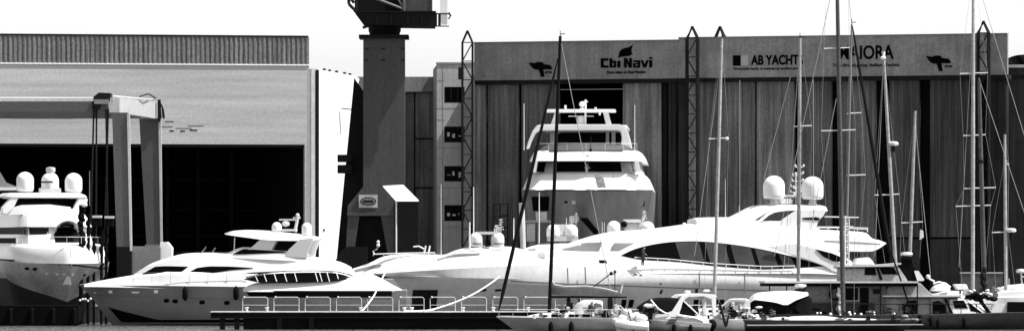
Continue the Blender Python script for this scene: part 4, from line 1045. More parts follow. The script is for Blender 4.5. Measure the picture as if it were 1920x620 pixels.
win(fv, fr, [(437, 475), (456, 466), (534, 471)], [(438, 476), (456, 476), (534, 473)], -1.8, GLASS, T, 'windscreen', 10)
MB().tube([fr.p3(440, 445, -1.5), fr.p3(439, 474, -1.5)], .04, 6).build('hardtop_post', STEEL, T)
dome(fr, 519, 416, 433, -.9, T, 18.5, False); dome(fr, 575, 417, 441, -.9, T, 18.5, False)
mb = MB(); mb.box(fr.loc(524, 0)[0], fr.loc(556, 0)[0], -.15, .15, fr.loc(540, 413)[1], fr.loc(540, 410)[1]); mb.tube([fr.p3(553, 434), fr.p3(559, 404)], .12, 6); mb.tube([fr.p3(550, 408), fr.p3(563, 408)], .07, 6)
mb.ball(fr.p3(536, 419), .3, 1, 1, .7); mb.box(fr.loc(530, 0)[0], fr.loc(556, 0)[0], -.4, .4, fr.loc(540, 433)[1], fr.loc(540, 429)[1]); mb.ball(fr.p3(558, 403), .14); mb.build('radar_mast', WHITE2, T, True, 40)
fender(fr, 347, 536, 563, -3.15, T, .2); fender(fr, 442.5, 535, 562, -3.15, T, .2)
rail([fr.p3(a, b_, -2.5) for a, b_ in ((250, 530), (350, 531), (460, 533))], .75, T, 6, .015, False, m=GREYP)
mb = MB(); mb.tube([fr.p3(374, 477, -1), fr.p3(384, 466, -1), fr.p3(386, 462, -1)], .05, 5); mb.tube([fr.p3(395, 476, -1), fr.p3(404, 464, -1)], .05, 5); mb.build('wiper', GREYP, T)

# ------------------------------------------------------------------ B3 express boat moored on the far side of the pier
fr = Fr(560, 448, 3)
T = thing('motor_boat', 'low white boat with dark stripe and many-paned dark windscreen behind the pier railing', 'boat', fr, G_Y)
hm = hull(fr.loc(455, 545)[0], fr.loc(760, 545)[0], 1.9, flat(fr.loc(560, 544, -1.9)[1]), 1.2, tm=.4, N=20, knz=.8); hm.build('hull', HULLG, T, True, 28); hv3 = hm.bvh()
patch(hv3, fr.pts([(462, 546), (560, 545.5), (735, 545.5)], -1.8), fr.pts([(468, 556), (560, 557), (735, 557)], -1.8), 20, 2, .02, .05, fallback=-1.7).build('dark_stripe', BLACK, T)
up = ssp(fr, [(456, 546, 541, .8, .5, .1), (480, 546, 531, 1.3, 1.0, .2), (540, 546, 526, 1.6, 1.2, .25), (600, 546, 524, 1.75, 1.4, .3), (650, 546, 520, 1.8, 1.4, .3), (690, 546, 514, 1.8, 1.4, .3), (715, 546, 523, 1.8, 1.4, .3), (735, 546, 534, 1.8, 1.5, .3), (752, 546, 543, 1.7, 1.5, .1)], n=3)
up.build('deck', WHITE, T, True, 40)
scr = ssp(fr, [(455, 522, 520.5, .8, .6, .05), (480, 528, 515, 1.2, .8, .1), (502, 529, 511, 1.4, .9, .1), (560, 529, 508, 1.5, 1.1, .1), (621, 527, 508.5, 1.5, 1.1, .1), (650, 523, 513, 1.3, 1.1, .1), (662, 521, 518, 1.1, .9, .05)], n=3)
scr.build('windscreen', GLASS, T, True, 40); sb = scr.bvh()
tp = smoothp([(455, 521), (480, 515.3), (502, 511.6), (560, 508.8), (621, 509), (648, 514), (660, 518.5)], 3)
patch(sb, fr.pts([(a, b_-.6) for a, b_ in tp], -1.2), fr.pts([(a, b_+1.4) for a, b_ in tp], -1.2), 30, 1, .03, .03, fallback=-1.1).build('window_frame', WHITE, T)
for a in (478, 494, 513, 532, 551, 590, 598, 612, 630):
    t = (a-455)/205; ya = poly_at(tp, min(t, 1))[1]
    if False:
        patch(sb, fr.pts([(562, ya), (590, ya)], -1.2), fr.pts([(566, 527), (594, 527)], -1.2), 4, 2, .035, .03, fallback=-1.3).build('window_mullion', WHITE2, T)
    else: patch(sb, fr.pts([(a, ya), (a+1.6, ya)], -1.2), fr.pts([(a+5, 527), (a+6.6, 527)], -1.2), 2, 3, .035, .03, fallback=-1.3).build('window_mullion', WHITE2, T)
mb = MB()
for a in (595, 604, 612): mb.box(fr.loc(a, 0)[0], fr.loc(a+4, 0)[0], -1.2, -1.0, fr.loc(a, 531)[1]-.05, fr.loc(a, 527.5)[1])
mb.build('deck_cleat', DARKM, T)

# ------------------------------------------------------------------ B1 big yacht at the left edge, bow almost towards us
fr = Fr(134, 468, -77)
T = thing('motor_yacht', 'big white bow-on yacht at the left edge with three domes in a row', 'yacht', fr, G_Y)
zsh = fr.loc2(134, 494, 0)[1]
ups, lows = [], []
for i in range(25):
    t = (i/24)**1.5
    def hb1(f, p): return 3.75*f*(1-(1-min(t/.20, 1))**p)
    def xx1(r): return -r-(34-r)*t
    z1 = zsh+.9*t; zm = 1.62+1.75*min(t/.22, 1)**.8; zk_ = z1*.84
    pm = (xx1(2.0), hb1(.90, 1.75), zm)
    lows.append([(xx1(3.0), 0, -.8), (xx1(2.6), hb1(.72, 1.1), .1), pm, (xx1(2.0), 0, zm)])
    ups.append([(xx1(2.0), 0, zm+.002), (pm[0], pm[1], zm+.002), (xx1(1.0), hb1(.97, 2.1), (zm+zk_)/2+.15), (xx1(.4), hb1(.99, 2.4), zk_), (xx1(0), hb1(1, 2.6), z1), (xx1(.1), 0, z1+.05)])
hm = MB().sections(ups); hm.build('hull', mat('bow_on_hull', .30, .35, noise=.45, speck=.2, nscale=(.8, .8, .25)), T, True, 28); bv = hm.bvh()
MB().sections(lows).build('antifouling_and_shade', mat('shaded_lower_hull', .014, .7, noise=.4, spec=.1), T, True, 28)  # dark lower strakes carry the shade under the flare in their colour
def px_patch(bvx, fr, top, bot, m_, name, n=10, mm=3, off=.05, fb=-1.0, th=.05):
    """panel thrown onto a bow-on surface along -x (we look from +x)"""
    tp = sorted(fr.pts2(top, fb)); bt = sorted(fr.pts2(bot, fb)); g = []; last = fb
    for i in range(n+1):
        t = i/n; yt, zt_ = poly_at(tp, t); yb, zb_ = poly_at(bt, t); col = []
        for j in range(mm+1):
            u = j/mm; y = yt+(yb-yt)*u; z = zt_+(zb_-zt_)*u
            h = bvx.ray_cast(Vector((20, y, z)), Vector((-1, 0, 0)))
            x = h[0].x if h[0] is not None else last
            last = x; col.append((x, y, z))
        g.append(col)
    v = [(x+off, y, z) for c_ in g for x, y, z in c_]+[(x-th, y, z) for c_ in g for x, y, z in c_]; M_ = mm+1; K = (n+1)*M_; f = []
    for i in range(n):
        for j in range(mm): a = i*M_+j; f += [(a, a+1, a+M_+1, a+M_), (a+K, a+M_+K, a+M_+1+K, a+1+K)]
        for j in (0, mm): a = i*M_+j; f.append((a, a+M_, a+M_+K, a+K))
    for j in range(mm):
        for i in (0, n): a = i*M_+j; f.append((a, a+1, a+1+K, a+K))
    return MB().add(v, f).build(name, m_, T, True, 30)
def bblock(x0, L, wlo, whi, zlo, zhi, rake_, m_, name, r=.4, k0=.3):
    secs = []
    for i in range(12):
        t = i/11; q = min(t/.3, 1); k = k0+(1-k0)*(1-(1-q)**2.6)**.5
        x = x0 - L*t**1.7
        secs.append([(x, 0, zlo), (x, max(wlo*k, .02), zlo), (x-rake_*.5, max((wlo+whi)/2*k, .02), (zlo+zhi)/2), (x-rake_, max(whi*k, .02), zhi-r*.4), (x-rake_-.1, max(whi*k-r*.5, .01), zhi), (x-rake_-.3, 0, zhi+.08)])
    mb = MB().sections(secs); mb.build(name, m_, T, True, 35); return mb
def BZ(p, x=-5): return CH+(YH-p)*(468-x*fr.s*-1 if 0 else 468+x*fr.s)/FL
secs = []
for i in range(18):
    t = (i/17)**1.6; x = -.25-32*t; w_ = 3.6*(1-(1-min(t/.20, 1))**2.4)+.05; zt_ = BZ(462)+(BZ(456)-BZ(462))*min(t*5, 1)
    secs.append([(x, 0, zsh-.1), (x, w_, zsh-.1+.9*t), (x-.1, w_*.995, zsh+.55), (x-.35, w_*.96, zt_-.25), (x-.5, w_*.90, zt_-.03), (x-.6, w_*.8, zt_), (x-.6, 0, zt_+.08)])
MB().sections(secs).build('bulwark', WHITE, T, True, 40)
B1c = bblock(-5.0, 26, 2.75, 2.55, BZ(458), BZ(424), 1.3, WHITE, 'deckhouse', .4, .35)
B1d = bblock(-5.6, 26, 2.75, 2.35, BZ(424.5), BZ(391), 1.9, WHITE, 'upper_deckhouse', .5, .3)
px_patch(B1c.bvh(), fr, [(-18, 426), (60, 426), (92, 427)], [(-18, 439), (60, 439), (91, 438)], mat('smoked_glass', .02, .3, spec=.15), 'bridge_window', 16, 2, fb=-6)
cc = [(98+52*t/12) for t in range(13)]
px_patch(B1c.bvh(), fr, [(a, 437-24*math.sqrt(max(0, 1-((a-124)/26)**2))) for a in cc], [(a, 457) for a in cc], WHITE2, 'wing_door_frame', 18, 4, .06, fb=-6)
cc = [(100+47*t/12) for t in range(13)]
px_patch(B1c.bvh(), fr, [(a, 438-19*math.sqrt(max(0, 1-((a-123.5)/23.5)**2))) for a in cc], [(a, 454) for a in cc], GLASS, 'wing_door', 18, 4, .09, fb=-6)
xa_ = -8.5
def archp(P, x0_, x1_, m_, nm, bev=.05): return MB().prismx(fr.pts2(P, xa_), x0_, x1_).build(nm, m_, T, bevel=bev)
archp([(16, 361), (148, 361), (160, 366), (163, 371), (150, 371), (32, 371), (20, 371), (8, 368)], xa_-3.5, xa_+.3, WHITE, 'hardtop')
archp([(148, 370), (164, 372), (162, 382), (150, 398), (136, 411), (122, 411), (137, 390)], xa_-.6, xa_+.25, WHITE, 'arch_leg')
archp([(20, 370), (34, 371), (22, 394), (12, 402), (2, 400), (4, 388)], xa_-.6, xa_+.25, WHITE, 'arch_leg')
archp([(24, 378), (92, 377), (140, 388), (132, 402), (10, 402)], xa_-.4, xa_-.1, GLASS, 'rear_screen', 0)
archp([(34, 371), (143, 371), (140, 386), (26, 386)], xa_-3.2, xa_-3.0, GLASS, 'hardtop_screen', 0)
archp([(18, 390), (40, 384), (92, 383), (132, 388), (130, 402), (8, 402)], xa_-.05, xa_+.2, WHITE, 'flybridge_coaming', 0)
def bdome(px, r0, r1, wpx, nm='satellite_dome'):
    y, z1 = fr.loc2(px, r0, xa_-.6); z0 = fr.loc2(px, r1, xa_-.6)[1]; r = wpx*460/FL/2; h = z1-z0; prof = [(r*.3, z0), (r*.85, z0+.03*h), (r*.97, z0+.1*h), (r, z0+.2*h)]; hh = h-r*.95
    for k in range(9): a = math.pi/2*k/8; prof.append((max(r*math.cos(a), .02), z0+hh+(h-hh)*math.sin(a)))
    MB().lathe(xa_-.6, y, prof, 24).build(nm, WHITE, T, True, 50)
bdome(47, 322, 360, 34); bdome(94, 323, 360, 34); bdome(138, 324, 361, 34)
y, z = fr.loc2(95, 313, xa_-.6); zb_ = fr.loc2(95, 324, xa_-.6)[1]; MB().lathe(xa_-.6, y, [(.28, zb_), (.36, zb_+.15), (.34, z-.05), (.1, z)], 14).build('camera_head', WHITE2, T, True)
MB().tube([fr.q3(77, 341, xa_+.2), fr.q3(99, 341, xa_+.2)], .07, 6).build('radar_scanner', DARKM, T)
a_ = fr.loc2(74, 353, xa_)[0]; b_2 = fr.loc2(114, 353, xa_)[0]; MB().box(xa_-.4, xa_+.15, min(a_, b_2), max(a_, b_2), fr.loc2(90, 361.5, xa_)[1], fr.loc2(90, 352, xa_)[1]).build('dome_platform', WHITE2, T, bevel=.05)
MB().prismx(fr.pts2([(-60, 345), (-30, 330), (0, 322), (12, 342), (32, 350), (32, 357), (-60, 357)], -14), -14.4, -14).build('radar_arch', GREYP, T)
MB().prismx(fr.pts2([(-60, 351), (34, 351), (38, 356), (-60, 358)], -14), -14.0+.003, -13.6).build('arch_wing', WHITE2, T)
MB().tube([fr.q3(168, 385, -9), fr.q3(168, 320, -9)], .025, 6).build('whip_antenna', GREYP, T)
for a, b_ in ((91, 512), (108, 513.5), (119, 513.5), (135, 515)):
    px_patch(bv, fr, [(a-2.4, b_-1.2), (a+2.4, b_-1.2)], [(a-2.4, b_+1.2), (a+2.4, b_+1.2)], STEEL, 'fairlead', 2, 1, .06)
for a, b_ in ((47, 503), (59, 504)):
    px_patch(bv, fr, [(a-3, b_-2.5), (a+3, b_-2.5)], [(a-3, b_+2.5), (a+3, b_+2.5)], GLASS, 'porthole', 2, 1, .06, -4)
px_patch(bv, fr, [(0, 484.5), (70, 489), (134, 495), (170, 499), (205, 502)], [(0, 487.5), (70, 492), (134, 498), (170, 501.5), (205, 504.5)], DARKM, 'rubbing_strake', 30, 1, .06, -2)
px_patch(bv, fr, [(124, 517), (129, 517)], [(119, 533), (134, 533)], STEEL, 'anchor_plate', 4, 3, .06)
y, z = fr.loc2(14, 452, -4.6); MB().box(-5.0, -4.4, y-.6, y+.6, z-.15, z+.25).build('deck_locker', DARKM, T)
rp = [(-.8-7*(1-math.cos(R(a)))*.9, 3.3*math.sin(R(a)), BZ(457)) for a in range(-86, 87, 12)]
rail([Vector(p) for p in rp], .5, T, 12, .02, False)

# mooring piles with black floodlight heads
for i, (a, r0, w_) in enumerate(((152, 384, .16), (165, 400, .11), (176, 404, .10), (190, 430, .10), (199, 405, .10))):
    f_ = Fr(a, 470.0+i*.4, 0)
    t = thing('mooring_pile', ['thick black pile wrapped in ropes just right of the big yacht bow', 'thin black pile second from the big yacht bow', 'black pile under the left of two boxed floodlights', 'short black pile between the two boxed floodlights', 'black pile under the right of two boxed floodlights'][i], 'pile', f_, 'black piles left of the flybridge yacht')
    MB().tube([f_.p3(a, 640, 0), f_.p3(a, 520, 0), f_.p3(a+(i % 2)*2, r0, 0)], w_, 8).build('post', BLACK, t)
    if i in (2, 4):
        x, z = f_.loc(a, r0+20); MB().box(x-.05, x+.55, -.5, .4, z, z+.62).build('lamp_box', BLACK, t)
        MB().box(x-.08, x+.58, -.53, .43, z+.625, z+.80).build('lamp_lid', WHITE2, t)
    if i == 0:
        mb = MB(); rn = random.Random(2)
        for k in range(22):
            r_ = 388+k*6; mb.ball(f_.p3(a+rn.uniform(-2.5, 3.5), r_, rn.uniform(-.2, .2)), rn.uniform(.14, .30), 1, 1, rn.uniform(.6, 1.4), 8, 5)
        mb.build('rope_coil', BLACK, t)
        mb = MB(); mb.ball(f_.p3(a+6, 384, -.2), .2, 1.2, 1, .8); mb.build('mooring_lamp', STEEL, t, True)
        mb = MB()
        for k in range(5): mb.ball(f_.p3(a-2+k*5, 562+rn.uniform(-3, 2), -.4), .09)
        mb.build('float', WHITE, t, True)
    else:
        mb = MB(); rn = random.Random(i)
        for k in range(16): mb.ball(f_.p3(a+rn.uniform(-1, 1), r0+18+k*6, 0), rn.uniform(.07, .17), 1, 1, 1.6, 8, 5)
        mb.build('fender', BLACK, t)
# black work float in front of the piles
f_ = Fr(110, 458, 0)
t = thing('work_pontoon', 'low black pontoon lying in the dark under the bow of the big left yacht', 'pontoon', f_)
x0, zt_ = f_.loc(-120, 572); x1, _ = f_.loc(146, 572)
MB().prism([(x0, -.3), (x1-.6, -.3), (x1, .3), (x1, zt_), (x0, zt_)], 0, 5).build('hull', ANTIF, t)
mb = MB()
for a in range(-100, 146, 40): x, z = f_.loc(a, 572); mb.tube([(x, .0, zt_-.3), (x, -.22, zt_-.3), (x, -.22, .2)], .16, 8)
mb.build('tyre_fender', BLACK, t)
# ------------------------------------------------------------------ pier
fr = Fr(660, 430, 0)
T = thing('pier', 'dark pier with white edge and low white railing panels running across the foreground', 'pier', fr)
x0, zt = fr.loc(395, 583.5); x1, _ = fr.loc(1130, 583.5); zb = fr.loc(660, 596)[1]
MB().box(x0, x1, 0, 2.6, zb, zt-.05).build('deck', PIERM, T)
MB().box(x0-.02, x1, -.04, 2.62, zt-.048, zt+.02).build('deck_edge', PIERT, T)
xa, _ = fr.loc(456, 600)
MB().box(xa, x1, .25, 2.4, -1.5, zb-.003).build('caisson', PIERM, T)
for a in (412, 439, 519, 579):
    x, _ = fr.loc(a, 600); MB().box(x, x+.34, .03 if a < 450 else -.05, .6, -2, zb-.004).build('pier_post', PIERM, T)
for i in range(11):
    a = 454+58.6*i; mb = MB(); p = [fr.p3(a+1, 583, .25), fr.p3(a+1, 559, .25), fr.p3(a+4, 556.3, .25), fr.p3(a+45, 556.3, .25), fr.p3(a+48, 559, .25), fr.p3(a+48, 583, .25)]
    mb.tube(p, .024, 8); mb.tube([fr.p3(a+1, 571, .25), fr.p3(a+48, 571, .25)], .016, 6); mb.box(p[0].x-.08, p[0].x+.08, .15, .35, zt+.021, zt+.06); mb.box(p[-1].x-.08, p[-1].x+.08, .15, .35, zt+.021, zt+.06)
    mb.ball(p[2], .07); mb.build('railing_panel', WHITE2, T, True, 40)
rn = random.Random(5); 
for a, k in ((462, 1), (500, 2), (676, 3), (758, 4), (772, 5), (868, 6), (925, 7), (990, 8)):
    x, _ = fr.loc(a, 583); mb = MB(); mb.lathe(x, .55, [(.12, zt+.02), (.09, zt+.08), (.09, zt+.22), (.15, zt+.26), (.12, zt+.3)], 10); mb.build('bollard', WHITE2, T, True)
def rope(pts, r, label, px, D):
    f_ = Fr(px, D, 0); P = [Vector(((a-960)*d/FL-f_.X, d-f_.Y, CH+(YH-b_)*d/FL)) for a, b_, d in smoothp(pts, 5)]
    o = MB().tube(P, r, 6).build('mooring_rope', ROPE, None, True); o.location = (f_.X, f_.Y, 0); tag(o, label, 'rope', 'white mooring ropes to the pier'); return o
rope([(679, 582, 430.4), (690, 569, 433), (702, 552, 436), (712, 530, 440), (722, 511, 444)], .05, 'short steep white mooring rope rising from the pier left of the longest yacht', 680, 430)
rope([(757, 582, 430.5), (785, 582.5, 430.6), (812, 579, 432), (833, 573, 436), (858, 564, 442), (885, 552, 450), (912, 536, 459), (937, 518, 470)], .05, 'long sagging white mooring rope from pier up to the yacht bow', 800, 430)
mb_f = Fr(790, 430.7, 0)
o = MB().prism([mb_f.loc(a, b_) for a, b_ in ((757, 583), (760, 580.5), (780, 581), (812, 579), (815, 581), (790, 583.3))], -.02, .25).build('rope_heap', ROPE, None); o.location = (mb_f.X, mb_f.Y, 0); tag(o, 'loose heap of white rope lying on the pier edge', 'rope')

CL = []
# ------------------------------------------------------------------ generic sailing boat
def sailboat(label, mast, D, L=10.5, B=1.7, yaw=90, hullm=HULLW, deckpy=None, hullc=None, spreaders=(), r=(.10, .07), mm=None, boom=None, stays=(), radar=None, fb=1.05, bowdir=1, mastpos=.0, group=G_S, furled=None, windows=True, cleat=None, cabin=True, rails=True):
    (px1, py1), (px0, py0) = mast; mm = mm or ALU
    fr = Fr(px0 if hullc is None else hullc, D, yaw)
    T = thing('sailing_boat', label, 'sailing boat', fr, group)
    # hull lies along local x, centred on the mast (or on hullc)
    hb_ = hull(-L*.42*bowdir+0, L*.58*bowdir, B, lambda t: fb+.18-.25*t+.2*t*t, 1.3, tm=.55, fl=(1.9, 1.7, 1.5), knz=.7, trans=.7, N=18)
    hb_.build('hull', hullm, T, True, 28)
    if cabin:
     c_ = ss([(-L*.24*bowdir, fb-.1, fb+.12, .5, .35, .1), (-L*.12*bowdir, fb-.1, fb+.38, .95, .7, .15), (L*.1*bowdir, fb-.1, fb+.48, 1.1, .85, .18), (L*.26*bowdir, fb-.1, fb+.5, 1.05, .85, .18), (L*.28*bowdir, fb-.1, fb+.3, 1.0, .8, .1)], 2)
     c_.build('cabin', WHITE2, T, True, 40); bv = c_.bvh()
    if windows and cabin:
        for k in (-.04, .08, .17):
            x = L*k*bowdir; patch(bv, [(x, fb+.34), (x+.6, fb+.34)], [(x, fb+.18), (x+.6, fb+.18)], 3, 1, .03, .03, fallback=-.9).build('cabin_window', GLASS, T)
    # pulpit and stanchions
    P = [Vector((-L*.40*bowdir+L*.95*bowdir*t, -B*min(1, (1-(1-min((t+.03)/.5, 1))**1.9))*.95, fb+.1)) for t in [k/10 for k in range(11)]]
    if rails: rail(P, .55, T, 9, .012, False)
    P2 = [Vector((p.x, -p.y, p.z)) for p in P]
    if rails: rail(P2, .55, T, 9, .012, False)
    # mast in the plane facing us
    iw = Matrix.Rotation(-fr.yaw, 4, 'Z')
    def WP(px, py, d=0.0):
        Dd = D+d; return iw @ Vector(((px-960)*Dd/FL-fr.X, Dd-fr.Y, CH+(YH-py)*Dd/FL))
    base, top = WP(px0, py0), WP(px1, py1)
    MB().tube([base-(top-base).normalized()*.6, base.lerp(top, .5), top], [r[0], r[0], r[1]], 10).build('mast', mm, T, True, 60)
    mb = MB(); mb.tube([top, top+Vector((0, 0, .35))], .025, 6); mb.tube([top+Vector((0, 0, .12)), top+iw @ Vector((.3, 0, .16))], .03, 6); mb.build('masthead_gear', DARKM, T)
    mb = MB()
    sp = []
    for py, pa, pb in spreaders:
        a, b_ = WP(pa, py+1.5), WP(pb, py-.5); t = (py-py0)/(py1-py0); m_ = base.lerp(top, t); m_.z = (a.z+b_.z)/2
        MB().tube([a, m_, b_], .045, 6).build('spreader', WHITE2, T); sp.append((a, b_))
    rr = .009
    if sp:
        sp.sort(key=lambda q: q[0].z)
        for s_ in (0, 1):
            pts = [base+iw @ Vector(((-.7 if s_ == 0 else .7), 0, 0))]+[q[s_] for q in sp]+[top]
            for p, q in zip(pts, pts[1:]): mb.tube([p, q], rr, 5)
    for (a, b_), (c_, d_) in stays: mb.tube([WP(a, b_), WP(c_, d_)], .021, 5)
    if mb.v: mb.build('rigging', mat('rigging_wire', .32, .5), T)
    if furled:
        a, b_ = furled; p, q = WP(*a, -.8), WP(*b_, -2.0); MB().tube([p, p.lerp(q, .06), p.lerp(q, .5), p.lerp(q, .93), q], [.03, .07, .12, .12, .03], 8).build('furled_sail', MASTB, T, True)
    if radar:
        px, py, sd = radar; t = (py-py0)/(py1-py0); m_ = base.lerp(top, t); c = WP(px, py); 
        g = MB(); n = 14; rr_ = .36
        g.lathe(c.x, c.y, [(rr_*.7, c.z-.05), (rr_, c.z+.02), (rr_, c.z+.16), (rr_*.7, c.z+.24), (.02, c.z+.26)], 16); g.build('radar_scanner', WHITE2, T, True, 50)
        g = MB(); g.tube([m_, Vector((c.x, c.y, c.z-.06))], .05, 6); g.tube([Vector((c.x, c.y, c.z-.05)), Vector((c.x, c.y, c.z-.45))], .13, 8); g.build('radar_bracket', DARKM, T)
    return T, fr, WP, base, top

# M1 : front black masted boat with covered mainsail
T, fr, WP, base, top = sailboat('sailing boat with black mast, grey-covered boom and black furled foresail, beside the pier', ((1050.5, 68), (1030, 582)), 412, L=9.4, B=1.55, yaw=0, hullc=1045, hullm=mat('sailboat_grey_hull', .30, .4, noise=.2, speck=.1), r=(.125, .10), mm=MASTB, furled=((1046, 110), (935, 582)), fb=.80, stays=(((1050, 70), (1150, 570)),))
MB().tube([WP(1033, 556), WP(1175, 556)], .07, 8).build('boom', DARKM, T)
cov = ssp(fr, [(1034, 552, 526, .10, .09, .05), (1040, 552, 534, .14, .12, .1), (1060, 553, 537, .2, .15, .15), (1100, 554, 536, .22, .17, .15), (1135, 555, 541, .2, .15, .15), (1158, 555, 547, .14, .12, .1), (1176, 556, 553, .05, .05, .03)], n=3)
cov.build('sail_cover', SAILC, T, True, 60)
MB().tube([WP(1035, 525), WP(1040, 533), WP(1060, 536.5), WP(1100, 535.5), WP(1135, 540.5), WP(1158, 546.5)], .05, 6).build('cover_ridge', WHITE2, T, True)
hood = ssp(fr, [(1070, 588, 584, .6, .5, .1), (1080, 588, 570, .9, .7, .2), (1095, 588, 562, 1.0, .8, .25), (1126, 588, 563, 1.0, .8, .25), (1130, 588, 567, 1.0, .8, .2)], n=2)
hood.build('spray_hood', WHITE2, T, True, 50); hb = hood.bvh()
patch(hb, fr.pts([(1093, 574), (1120, 576)], -.9), fr.pts([(1096, 584), (1118, 584)], -.9), 4, 2, .02, .03, fallback=-.9).build('hood_window', mat('hood_plastic', .25, .3, speck=.3), T)
for a in (1033, 1071): fender(fr, a, 601, 632, -1.75, T, .16)
mb = MB(); mb.box(fr.loc(1117, 0)[0], fr.loc(1137, 0)[0], -.9, -.4, fr.loc(1120, 604)[1], fr.loc(1120, 584)[1]); mb.build('stern_locker', WHITE2, T, bevel=.06)
mb = MB(); mb.ball(fr.p3(1148, 596, -.7), .42, 1, .8, 1.25); mb.build('round_fender', GREYP, T, True)
mb = MB(); mb.tube([WP(1113, 537), WP(1144, 513), WP(1153, 513)], .04, 6); mb.tube([WP(1153, 585), WP(1153, 505)], .03, 6); mb.ball(WP(1146, 512), .12); mb.ball(WP(1153, 509), .1); mb.build('wind_vane', DARKM, T)
MB().prism(fr.pts([(1161, 556), (1163, 555), (1169, 533), (1166, 534)], 0), -.02, .1).build('ensign', WHITE, T)
mb = MB(); mb.box(fr.loc(1062, 0)[0], fr.loc(1074, 0)[0], -.2, .3, fr.loc(1068, 585)[1], fr.loc(1068, 566)[1]); mb.ball(fr.p3(1066, 562, 0), .15); mb.build('mast_winch', DARKM, T)
mb = MB(); mb.box(fr.loc(1139, 0)[0], fr.loc(1149, 0)[0], -.3, 0, fr.loc(1140, 580)[1], fr.loc(1140, 558)[1]); mb.build('outboard_engine', DARKM, T, bevel=.05)

CL += [(T, fr, 1040, 1075, 576, 590, -.7, 9, 1), (T, fr, 1072, 1130, 562, 592, -1.05, 16, 2), (T, fr, 1120, 1158, 580, 600, -1.0, 12, 3), (T, fr, 1000, 1060, 588, 597, -1.2, 6, 4)]
# M2 : pale mast boat behind the cruiser
T, fr, WP, b_, t_ = sailboat('sailing boat with pale leaning mast rising behind the small cruiser with the arch', ((1353.5, 72), (1339, 575)), 426, L=9.5, B=1.6, yaw=0, spreaders=((259, 1329, 1366),), r=(.125, .09), stays=(((1352, 110), (1302, 480)),), fb=1.0, bowdir=1)
mb = MB(); p = WP(1363, 260); mb.ball(p, .12); mb.build('deck_light', WHITE, T)
# M3
sailboat('sailing boat behind the trawler canopy, grey mast crossing the right end of the AB lettering', ((1500, 72), (1497, 520)), 438, spreaders=((236, 1488, 1522),), r=(.13, .10), mm=mat('mast_grey', .28, .4, speck=.3), stays=(((1500, 150), (1560, 0+170)), ((1483, 140), (1442, 300))) if 0 else (((1500, 80), (1470, 500)), ((1568, 185), (1512, 470)), ((1482, 144), (1432, 336)), ((1525, 150), (1525, 420)), ((1387, 150), (1387, 400))), fb=1.0)
# M4 : tallest dark mast with low deck in front
T, fr, WP, b_, t_ = sailboat('low frontmost sailing boat with long deck windows and the thickest grey mast', ((1569, -60), (1581, 592)), 414, L=11.5, B=1.7, yaw=0, hullc=1590, hullm=HULLD, spreaders=((244, 1540, 1604), (90, 1545, 1593), (-20, 1550, 1590)), r=(.155, .12), mm=ALUD, fb=.62, stays=(((1569, -60), (1452, 480)),), cabin=False, rails=False, bowdir=-1)
dk = ssp(fr, [(1418, 606, 604, .4, .3, .05), (1436, 608, 597, .9, .7, .1), (1470, 608, 594, 1.1, .8, .12), (1535, 608, 592, 1.15, .85, .12), (1580, 608, 596, 1.1, .8, .12), (1640, 608, 598, 1.0, .8, .1), (1664, 608, 603, .8, .6, .05)], n=3)
dk.build('coachroof', WHITE2, T, True, 40); bv = dk.bvh()
for a, c_ in ((1434, 1472), (1480, 1536)): patch(bv, fr.pts([(a, 599.5), (c_, 599.5)], -1.1), fr.pts([(a, 603.5), (c_, 603.5)], -1.1), 8, 1, .03, .03, fallback=-1).build('long_window', GLASS, T)
MB().prism(fr.pts([(1400, 607.5), (1730, 606.5), (1730, 608), (1400, 609.5)], -1.0), -1.75, -1.62).build('toe_rail', WHITE2, T)
CL += [(T, fr, 1425, 1480, 585, 600, -.9, 10, 9), (T, fr, 1560, 1720, 592, 604, -1.0, 18, 8)]
# M5, M6, M7, M8, M10
sailboat('sailing boat with thin mast and black slanting stay, behind the trawler wheelhouse', ((1597, 46), (1586, 500)), 437, L=9, B=1.5, spreaders=((212, 1588, 1615), (328, 1587, 1623)), r=(.08, .06), mm=GREYP, stays=(((1597, 46), (1588, -40)),), furled=((1598, 48), (1672, 492)))
T, fr, WP, b_, t_ = sailboat('sailing boat with pale mast carrying a radar, right of the tender nose', ((1657, 108), (1679, 495)), 439, L=9.5, B=1.5, spreaders=((364, 1640, 1686),), r=(.125, .09), radar=(1675, 272, 1), stays=(((1657, 110), (1640, 480)),))
mb = MB(); mb.tube([WP(1657, 108), WP(1657, 97)], .10, 8); mb.ball(WP(1656, 109), .2, 1.2, 1, .7); mb.build('masthead_light', WHITE, T, True)
T, fr, WP, b_, t_ = sailboat('sailing boat with short mast and a small hanging white flag', ((1716, 208), (1706, 482)), 455, L=9, B=1.5, spreaders=((416, 1690, 1730),), r=(.12, .09), mm=mat('mast_grey', .28), stays=(((1714, 215), (1745, 520)),))
f1 = WP(1726, 430); f2 = WP(1731, 447); MB().prism([(f1.x, 0), (f1.x, 0)], 0, 1) if 0 else None
mb = MB(); a0, a1, a2, a3 = WP(1726, 430), WP(1731, 432), WP(1732, 444), WP(1725, 449); dd = Vector((.04, .04, 0)); mb.add([a0, a1, a2, a3, a0+dd, a1+dd, a2+dd, a3+dd], [(0,1,2,3),(4,5,6,7),(0,1,5,4),(1,2,6,5),(2,3,7,6),(3,0,4,7)]); mb.build('flag', WHITE, T)
sailboat('sailing boat with tall pale four-spreader mast beside the dark trawler mast', ((1825, -60), (1824, 545)), 446, L=10, B=1.6, spreaders=((137, 1800, 1852), (253, 1806, 1848), (352, 1808, 1867), (385, 1792, 1858)), r=(.135, .10), stays=(((1843, 0), (1930, 285)), ((1835, 146), (1928, 420)), ((1826, 20), (1798, 500))))
T, fr, WP, b_, t_ = sailboat('sailing boat with short white mast and radar, nearest the right edge', ((1884, 252), (1886, 548)), 459, L=9.5, B=1.6, spreaders=((434, 1860, 1890), (308, 1882, 1892)), r=(.12, .09), radar=(1896, 434, 1))

